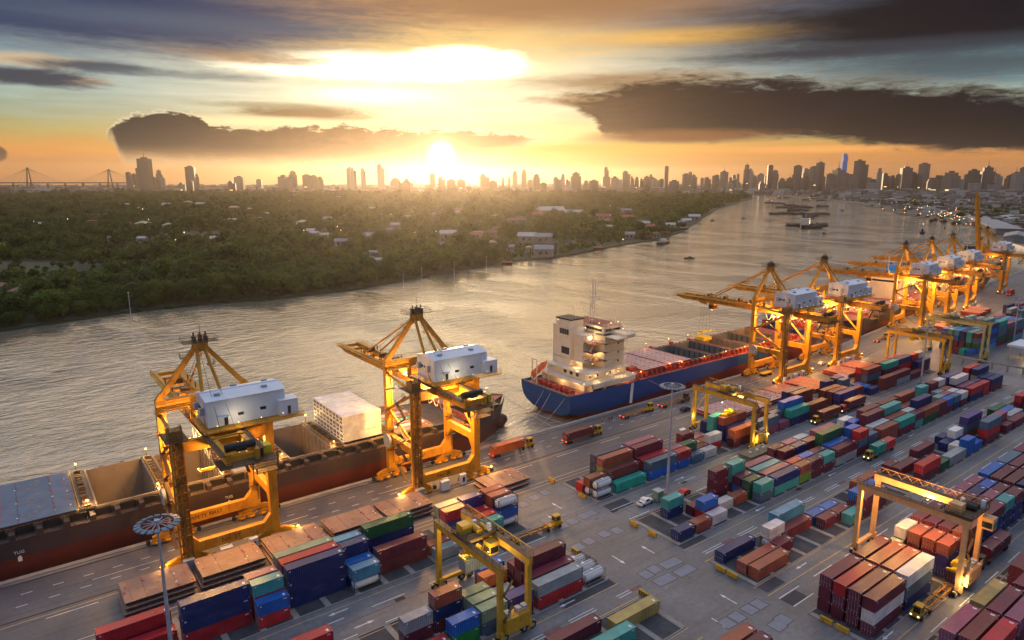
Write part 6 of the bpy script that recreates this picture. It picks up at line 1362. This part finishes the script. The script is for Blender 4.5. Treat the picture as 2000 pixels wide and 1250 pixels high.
# ------------------------------------------------------------------ city skyline
TW = [(246, 257, 337), (256, 266, 340), (266, 283, 328), (270, 292, 310), (290, 306, 347), (305, 314, 333), (313, 321, 344), (362, 380, 326), (379, 387, 340), (350, 362, 358), (364, 377, 354), (458, 476, 346), (445, 460, 355), (500, 511, 351), (544, 570, 345), (564, 579, 335), (591, 606, 342), (607, 618, 343), (619, 630, 346), (678, 694, 328), (705, 713, 329), (736, 750, 322), (763, 781, 349), (782, 806, 357), (788, 800, 350), (839, 850, 340), (855, 870, 347), (872, 890, 352), (892, 908, 352), (937, 956, 342), (957, 970, 354), (980, 985, 347), (992, 997, 345),
      (1001, 1011, 335), (1018, 1029, 332), (1030, 1041, 352), (1041, 1054, 341), (1055, 1068, 358), (1081, 1095, 347), (1095, 1104, 340), (1105, 1114, 351), (1115, 1135, 338), (1140, 1150, 353), (1152, 1168, 353), (1176, 1192, 345), (1181, 1189, 327), (1194, 1215, 347), (1217, 1231, 335), (1232, 1239, 345), (1240, 1248, 346), (1249, 1256, 349), (1257, 1270, 345), (1269, 1277, 341), (1274, 1286, 349), (1288, 1297, 350), (1298, 1306, 325), (1307, 1327, 354), (1334, 1346, 340), (1345, 1352, 336), (1352, 1361, 342), (1368, 1375, 348), (1377, 1388, 347), (1393, 1407, 343), (1406, 1423, 336), (1424, 1430, 347), (1431, 1437, 342), (1440, 1444, 340), (1427, 1446, 352), (1455, 1464, 322), (1460, 1479, 343), (1463, 1472, 330), (1480, 1492, 340), (1483, 1494, 355), (1494, 1502, 345),
      (1500, 1510, 323), (1509, 1520, 333), (1520, 1535, 349), (1536, 1550, 348), (1552, 1566, 324), (1549, 1561, 341), (1567, 1582, 330), (1562, 1586, 347), (1584, 1598, 326), (1596, 1610, 318), (1602, 1612, 345), (1617, 1631, 340), (1630, 1655, 332), (1654, 1670, 342), (1673, 1694, 314), (1691, 1702, 348), (1696, 1712, 356), (1715, 1723, 329), (1725, 1739, 339), (1740, 1748, 343), (1750, 1760, 341), (1761, 1781, 328), (1778, 1790, 337), (1790, 1800, 341), (1798, 1815, 320), (1812, 1822, 350), (1823, 1858, 347), (1846, 1872, 337), (1862, 1882, 350), (1882, 1892, 351), (1891, 1915, 333), (1886, 1896, 341), (1893, 1904, 357), (1906, 1916, 357), (1919, 1942, 327), (1938, 1956, 340), (1930, 1948, 360), (1966, 1980, 343), (1979, 1998, 338), (1992, 2006, 328), (1700, 1716, 352), (1420, 1432, 356)]
rr = random.Random(77); tcnt = 0
for (a, c_, yt) in sorted(TW):
    tcnt += 1; dep = (4800 if a < 1500 else 4500) * rr.uniform(.93, 1.05) * (.9 if yt > 352 else 1)
    p0 = at_depth(a, yt, dep); p1 = at_depth(c_, yt, dep); w = (p1 - p0).length * .92; h = p0.z + .3; mid = (p0 + p1) / 2; dp = w * rr.uniform(.6, 1.0)
    mt = rr.choice(['tower_tan', 'tower_tan', 'tower_dark', 'tower_pale', 'tower_brown', 'tower_brown']) if not (a in (362, 1919, 1823, 1673, 1393)) else 'tower_dark'
    r_ = empty('tower_block', (mid.x, mid.y, -.3), HEAD - R(90) + rr.uniform(-.35, .35)); st_ = rr.random(); b = MB()
    if st_ < .45: b.box(-w / 2, w / 2, -dp / 2, dp / 2, 0, h); tp = (0, h, w * .5)
    elif st_ < .75: b.box(-w / 2, w / 2, -dp / 2, dp / 2, 0, h * .84); b.box(-w * .36, w * .36, -dp * .36, dp * .36, h * .84, h); tp = (0, h, w * .3)
    else: b.box(-w / 2, w * .1, -dp / 2, dp / 2, 0, h); b.box(w * .1, w / 2, -dp * .45, dp * .45, 0, h * .88); tp = (-w * .2, h, w * .3)
    part('body', b, mt, r_); part('roof_plant', MB().box(tp[0] - tp[2] * .5, tp[0] + tp[2] * .5, -tp[2] * .4, tp[2] * .4, h, h + w * .14), 'tower_dark', r_)
    if rr.random() < .18 or a in (1181, 1455): part('spire', MB().tube((tp[0], 0, h), (tp[0], 0, h + w * .7), w * .05, 5, 0, w * .01), 'tower_dark', r_)
    if rr.random() < .25: part('lit_window', MB().box(-w * .3, w * .1, -dp / 2 - 1, -dp / 2, h * .3, h * .3 + 4), 'lit_facade', r_)
    wd = {'tower_tan': 'tan', 'tower_dark': 'dark', 'tower_pale': 'pale', 'tower_brown': 'brown'}[mt]; hw = 'tall' if yt < 332 else 'medium-high' if yt < 345 else 'low'
    tag(r_, f"{hw} {wd} tower block on the skyline, {ordn(tcnt)} counted from the left", 'tower', 'tower blocks on the skyline')
p0 = at_depth(1645, 299, 4700); p1 = at_depth(1656, 299, 4700); w = (p1 - p0).length; r_ = empty('tower_block', ((p0.x + p1.x) / 2, (p0.y + p1.y) / 2, -.3), HEAD - R(90)); hh = p0.z
b = MB(); b.box(-w * .42, w * .42, -w * .4, w * .4, 0, hh * .80); b.box(-w * .32, w * .46, -w * .38, w * .4, hh * .80, hh * .9); b.box(-w * .36, w * .40, -w * .36, w * .36, hh * .9, hh * .965); b.box(-w * .14, w * .22, -w * .2, w * .2, hh * .965, hh); part('body', b, 'tower_blue', r_); tag(r_, 'bright blue slender tower rising above the right skyline', 'tower', 'tower blocks on the skyline')
# cable-stayed bridge at the far left
r_ = empty('cable_bridge', (0, 0, 0)); D_ = 5200
tw_ = [at_depth(53, 327, D_), at_depth(212, 330, D_)]; dk = [at_depth(-60, 357, D_), at_depth(246, 358, D_)]; dkz = dk[0].z
part('deck', MB().beam((dk[0].x, dk[0].y, dkz), (dk[1].x, dk[1].y, dkz), 30, 9), 'tower_brown', r_); ux = (dk[1] - dk[0]).normalized()
for q in tw_:
    b = MB()
    for s_ in (-1, 1): b.beam((q.x + ux.x * s_ * 22, q.y + ux.y * s_ * 22, -.3), (q.x + ux.x * s_ * 3, q.y + ux.y * s_ * 3, q.z), 9, 9, 0, 5, 5)
    part('pylon', b, 'tower_dark', r_); b = MB()
    for s_ in (-1, 1):
        for k in range(1, 7): e = Vector((q.x, q.y, dkz)) + ux * s_ * 42 * k; b.beam((q.x, q.y, q.z - 4), (e.x, e.y, e.z), 1.1, 1.1)
    part('stay_cable', b, 'tower_dark', r_)
for k in range(9): e = dk[0].lerp(dk[1], (k + .5) / 9); part('pier', MB().box(e.x - 6, e.x + 6, e.y - 6, e.y + 6, -.3, dkz), 'tower_brown', r_)
tag(r_, 'hazy cable-stayed bridge with two slender pylons at far left', 'bridge')
# low-rise city as one mass
b = MB(); rr = random.Random(5)
for k in range(5200):
    px_ = rr.uniform(-40, 2040); dep = rr.uniform(4350, 8000) if px_ < 1480 else rr.uniform(2900, 7000)
    q = at_depth(px_, 360, dep)
    if px_ > 1440 and q.y > float(np.interp(q.x, [1100, 2439, 2946, 3502, 3700, 20000], [0, 1100, 1560, 2150, 99999, 99999])) - 40: continue
    w = rr.uniform(10, 34); d_ = rr.uniform(10, 30); h = rr.choice([7, 9, 12, 15, 20, 28]) * rr.uniform(.8, 1.3); b.box(q.x - w, q.x + w, q.y - d_, q.y + d_, -.3, h, rr.randrange(4))
for k in range(1500):
    px_ = rr.uniform(1490, 2030); dep = 1150 + 2100 * rr.random() ** 1.1; q = at_depth(px_, 380, dep)
    if q.x < 1120 or q.y > float(np.interp(q.x, [1100, 1325, 1554, 1821, 2439, 2946, 3502, 9000], [290, 395, 525, 750, 1150, 1620, 2200, 9000])) - 25: continue
    w = rr.uniform(5, 14); d_ = rr.uniform(5, 12); h = rr.choice([5, 6, 8, 10, 14]) * rr.uniform(.8, 1.2); b.box(q.x - w, q.x + w, q.y - d_, q.y + d_, -.3, h, rr.randrange(4))
kind(obj('low_rise_city', (b, ['tower_tan', 'tower_pale', 'tower_brown', 'roof_zinc'])), 'stuff')
# warehouses and sheds on the right bank
WH_ = [(1900, 412, 30, 0), (1880, 395, 26, .3), (1960, 431, 40, .2), (1985, 470, 40, .4), (1825, 401, 30, .1), (1850, 388, 36, -.2), (1740, 392, 24, .1), (1700, 389, 26, .2), (1660, 384, 30, 0), (1610, 381, 26, 0), (1930, 398, 30, .3), (1985, 400, 34, .1), (1780, 383, 34, 0), (1560, 379, 26, 0), (1890, 425, 26, .2), (1965, 412, 24, .3), (1995, 440, 26, .2), (1770, 404, 18, .2), (1840, 418, 20, .4), (1720, 381, 30, .1), (1940, 382, 40, .1), (1975, 452, 24, .2), (1905, 440, 14, .4)]
for i, (px_, py_, s_, a) in enumerate(sorted(WH_)):
    x, y = un(px_, py_, 0); r_ = empty('warehouse', (x, y, -.3), HEAD - R(60) + a); part('wall', MB().box(-s_, s_, -s_ * .35, s_ * .35, 0, 8), 'tower_pale', r_)
    part('roof', MB().prism([(-s_ * .38, 8), (s_ * .38, 8), (0, 8 + s_ * .1)], 'x', -s_ * 1.03, s_ * 1.03), rr.choice(['roof_zinc', 'roof_grey', 'roof_rust']), r_); tag(r_, f"low warehouse on the far right bank, {ordn(i + 1)} counted from the left", 'warehouse', 'warehouses on the right bank')
r_ = empty('lit_hall', (*un(1842, 378, 0), -.3), HEAD - R(90)); part('wall', MB().box(-95, 95, -20, 20, 0, 26), 'tower_pale', r_); part('lit_front', MB().box(-94, 70, -20.6, -20.1, 6, 24), 'lit_facade', r_); tag(r_, 'wide hall with glowing yellow front below the right skyline', 'building')
# transit sheds of the next quay
x0, y0 = un(1884, 432, 0); x1, y1 = un(1935, 458, 0); r_ = empty('transit_shed', (x0, y0, 0), math.atan2(y1 - y0, x1 - x0)); Ls = math.hypot(x1 - x0, y1 - y0); part('wall', MB().box(0, Ls, 6, 40, 0, 9), 'wall_cream', r_); part('roof', MB().box(-2, Ls + 2, 4, 42, 9, 10), 'roof_grey', r_)
for k in range(22): part('bay_door', MB().box(Ls * (k + .25) / 22, Ls * (k + .75) / 22, 5.8, 6.0, .5, 7), 'glass_dark', r_)
tag(r_, 'long pale transit shed with many bays on the next quay', 'warehouse')
# lamps: street and harbour lamps, seen as points of light
GLOBE = MB().tube((0, 0, 0), (0, 0, 9), .16, 5, 1).add([(.9, 0, 9.6), (0, .9, 9.6), (-.9, 0, 9.6), (0, -.9, 9.6), (0, 0, 10.5), (0, 0, 8.7)], [(0, 1, 4), (1, 2, 4), (2, 3, 4), (3, 0, 4), (1, 0, 5), (2, 1, 5), (3, 2, 5), (0, 3, 5)])
LMG = {k: GLOBE.mesh('street_lamp', [k, 'mast_grey']) for k in ('star_lamp', 'village_lamp', 'green_lamp')}
rr = random.Random(9); LPX = []
for k in range(80):
    t_ = rr.random(); px_ = 1755 + t_ * 185 + rr.gauss(0, 18); py_ = 398 + t_ * 34 + rr.gauss(0, 9); LPX.append((min(px_, 1995), max(384, min(py_, 447)), 'star_lamp' if rr.random() < .86 else 'green_lamp', 'harbour'))
for k in range(34): LPX.append((rr.uniform(1880, 1990), rr.uniform(376, 386), 'star_lamp', 'motorway'))
for k in range(40): LPX.append((rr.uniform(1490, 2000), rr.uniform(372, 392), 'star_lamp', 'shore'))
for k in range(30): LPX.append((rr.uniform(0, 1250), rr.uniform(386, 470), 'village_lamp', 'village'))
for (a, c_) in ((237, 440), (236, 447), (290, 428), (292, 435), (132, 427), (258, 396), (200, 388), (211, 425), (66, 432), (330, 397)): LPX.append((a, c_, 'village_lamp', 'village'))
LPX.sort(); lc = {}
for (px_, py_, m_, wh) in LPX:
    x, y = un(px_, py_, 9.6); lc[wh] = lc.get(wh, 0) + 1; sc_ = max(.6, min(1.5, math.hypot(x, y) / 1500)) * rr.uniform(.4, .95)
    o = obj('street_lamp', LMG[m_], None, (x, y, -.5)); o.scale = (sc_, sc_, 1); nm_ = {'harbour': 'right bank harbour', 'motorway': 'lit motorway at right', 'shore': 'right shoreline', 'village': 'wooded bank village'}[wh]
    tag(o, f"glowing lamp of the {nm_}, {ordn(lc[wh])} from the left", 'street lamp', 'distant lamps, ' + nm_)
# ------------------------------------------------------------------ boats
def boat(px_, py_, ln, rz, label, kind_, grp='boats on the river'):
    x, y = un(px_, py_, WZ); nm_ = {'barge': 'river_barge', 'small': 'small_boat', 'tug': 'tug_boat', 'ship': 'coaster_ship', 'dredge': 'dredger'}[kind_]; r_ = empty(nm_, (x, y, WZ), rz); w = ln * (.24 if kind_ != 'tug' else .34); a = ln / 2
    hz = {'barge': 3.4, 'small': 1.2, 'tug': 3.0, 'ship': 6.0, 'dredge': 3.0}[kind_]; o = [(-a, -w * .4), (-a * .8, -w * .5), (a * .6, -w * .5), (a, 0), (a * .6, w * .5), (-a * .8, w * .5), (-a, w * .4)]
    n = len(o); b = MB(); b.add([(p[0] * .94, p[1] * .85, -1) for p in o] + [(p[0], p[1], hz) for p in o], [(i, (i + 1) % n, n + (i + 1) % n, n + i) for i in range(n)] + [tuple(range(n, 2 * n))]); part('hull', b, 'hull_dark' if kind_ in ('ship', 'tug') else 'barge_wood', r_)
    if kind_ == 'barge': part('cargo_cover', MB().prism([(-w * .45, hz), (w * .45, hz), (w * .25, hz + 2.0), (-w * .25, hz + 2.0)], 'x', -a * .7, a * .55), 'barge_wood', r_); part('wheelhouse', MB().box(-a * .92, -a * .74, -w * .3, w * .3, hz, hz + 3), 'deck_brown', r_)
    elif kind_ == 'small': part('cabin', MB().box(-a * .4, a * .1, -w * .35, w * .35, hz, hz + 1.2), 'deck_brown', r_)
    elif kind_ == 'tug': part('wheelhouse', MB().box(-a * .2, a * .35, -w * .35, w * .35, hz, hz + 3).box(-a * .05, a * .3, -w * .25, w * .25, hz + 3, hz + 6), 'ship_white', r_); part('mast', MB().tube((0, 0, hz + 6), (0, 0, hz + 12), .3, 6), 'mast_grey', r_); part('mast_lamp', MB().box(-.5, .5, -.5, .5, hz + 12, hz + 13), 'warm_bulb', r_); part('funnel', MB().box(-a * .4, -a * .25, -w * .15, w * .15, hz, hz + 5), 'black', r_)
    elif kind_ == 'dredge': part('deckhouse', MB().box(-a * .4, a * .1, -w * .35, w * .35, hz, hz + 4), 'ship_white', r_); part('gantry', MB().beam((a * .5, -2, hz), (a * .75, 0, hz + 16), .6, .6).beam((a * .9, 2, hz), (a * .75, 0, hz + 16), .6, .6).beam((-a * .7, 0, hz), (-a * .7, 0, hz + 18), .5, .5), 'dark_steel', r_)
    else:
        part('bridge', MB().box(-a * .9, -a * .6, -w * .4, w * .4, hz, hz + 12).box(-a * .85, -a * .65, -w * .5, w * .5, hz + 9, hz + 11), 'ship_white', r_); part('mast', MB().tube((-a * .75, 0, hz + 12), (-a * .75, 0, hz + 22), .5, 6).tube((a * .3, 0, hz), (a * .3, 0, hz + 16), .5, 6), 'mast_grey', r_); part('hatch', MB().box(-a * .5, a * .6, -w * .35, w * .35, hz, hz + 2), 'deck_red', r_)
        for k in range(9): part('deck_lamp', MB().box(-a * .9 + k * a * .18 - .5, -a * .9 + k * a * .18 + .5, -w * .45, -w * .45 + .8, hz + 3 + (k % 3) * 3, hz + 4 + (k % 3) * 3), 'warm_bulb', r_)
    return tag(r_, label, 'boat' if kind_ != 'barge' else 'barge', grp)
AC = HEAD - R(90)
boat(1572, 444, 72, R(30), 'lit coaster ship anchored amid barges in the river', 'ship')
bl = [(1553, 442, 36, .0), (1589, 446, 40, .1), (1600, 443, 38, .1), (1606, 441, 30, .2), (1520, 419, 46, 0), (1540, 418, 46, 0), (1562, 419, 50, .1), (1586, 420, 52, .1), (1606, 419, 46, .1), (1580, 426, 44, .3), (1586, 423, 44, .2), (1520, 398, 52, 0), (1545, 402, 50, 0), (1565, 404, 54, 0), (1530, 406, 50, 0), (1555, 407, 56, .1), (1575, 406, 50, .1), (1608, 404, 54, .2), (1605, 392, 46, 0), (1574, 391, 40, 0), (1530, 387, 60, 0), (1593, 389, 60, 0), (1505, 397, 44, 0), (1570, 412, 44, .2), (1550, 412, 40, .1)]
for i, (a, c_, ln, rz) in enumerate(sorted(bl)): boat(a, c_, ln, AC + rz * 2, f"dark cargo barge anchored midstream, {ordn(i + 1)} counted from the left", 'barge', 'barges anchored in the river')
rbl = [(1765, 413, 50), (1790, 421, 46), (1808, 424, 44), (1822, 429, 48), (1840, 432, 46), (1858, 436, 46), (1868, 435, 40), (1745, 410, 44), (1720, 405, 46), (1702, 402, 40), (1835, 427, 44), (1815, 431, 40)]
for i, (a, c_, ln) in enumerate(sorted(rbl)): boat(a, c_ + 1.5, ln, R(32), f"dark vessel moored along the right shore, {ordn(i + 1)} counted from the left", 'barge', 'vessels moored at the right shore')
boat(1801, 456, 26, R(20), 'dark tug with white wheelhouse under way near the right shore', 'tug'); boat(1296, 476, 46, R(26), 'dredger with frame masts close to the wooded bank', 'dredge'); boat(1346, 505, 12, R(150), 'small motor boat leaving a straight wake', 'small')
boat(1645, 411, 22, R(10), 'lone small boat right of the anchored barges', 'small'); boat(1392, 431, 16, R(0), 'small boat off the wooded point, farther out', 'small'); boat(1451, 427, 14, R(60), 'tiny boat in midstream right of the wooded point', 'small'); boat(1844, 446, 12, R(30), 'tiny boat just right of the tug', 'small'); boat(1610, 456, 10, R(0), 'small boat below the lit coaster', 'small')
# stilt huts and jetty at the bank
for i, (px_, py_, s_) in enumerate(((1167, 493, 5), (1262, 470, 7), (990, 524, 5), (1335, 452, 7), (1300, 462, 6))):
    x, y = un(px_, py_, WZ); r_ = empty('stilt_hut', (x, y, WZ), AC)
    for (dx, dy) in ((-s_, -3), (s_, -3), (-s_, 3), (s_, 3)): part('stilt', MB().box(dx - .2, dx + .2, dy - .2, dy + .2, -1, 3.2), 'bark', r_)
    part('wall', MB().box(-s_, s_, -3, 3, 3.0, 6.0), 'barge_wood', r_); part('roof', MB().prism([(-3.6, 6), (3.6, 6), (0, 7.8)], 'x', -s_ - .5, s_ + .5), 'roof_rust', r_); tag(r_, f"wooden stilt hut at the water, {ordn(i + 1)} listed along the wooded bank", 'hut', 'stilt huts on the bank')
for i, (px_, py_, h) in enumerate(((256, 620, 16), (887, 538, 12), (788, 553, 10), (824, 548, 11), (950, 523, 11), (1090, 500, 9))):
    x, y = un(px_, py_, WZ); r_ = empty('river_pole', (x, y, WZ)); part('post', MB().tube((0, 0, -2), (0, 0, h), .25, 6), 'mast_grey', r_); part('cap', MB().box(-.4, .4, -.4, .4, h, h + .4), 'white', r_); tag(r_, f"thin pale pole in the water at the far bank, {ordn(i + 1)} one", 'pole', 'poles along the far bank')

# ------------------------------------------------------------------ haze
m = bpy.data.materials.new('haze'); m.use_nodes = True; tn = m.node_tree; tn.nodes.clear(); pv = tn.nodes.new('ShaderNodeVolumePrincipled'); pv.inputs['Color'].default_value = (1, .88, .74, 1); pv.inputs['Density'].default_value = 3.0e-5; pv.inputs['Anisotropy'].default_value = .8
ou = tn.nodes.new('ShaderNodeOutputMaterial'); tn.links.new(pv.outputs[0], ou.inputs['Volume']); MATS['haze'] = m
kind(obj('haze', (MB().box(-9400, 11500, -3400, 11500, -7.5, 285), [m])), 'stuff')
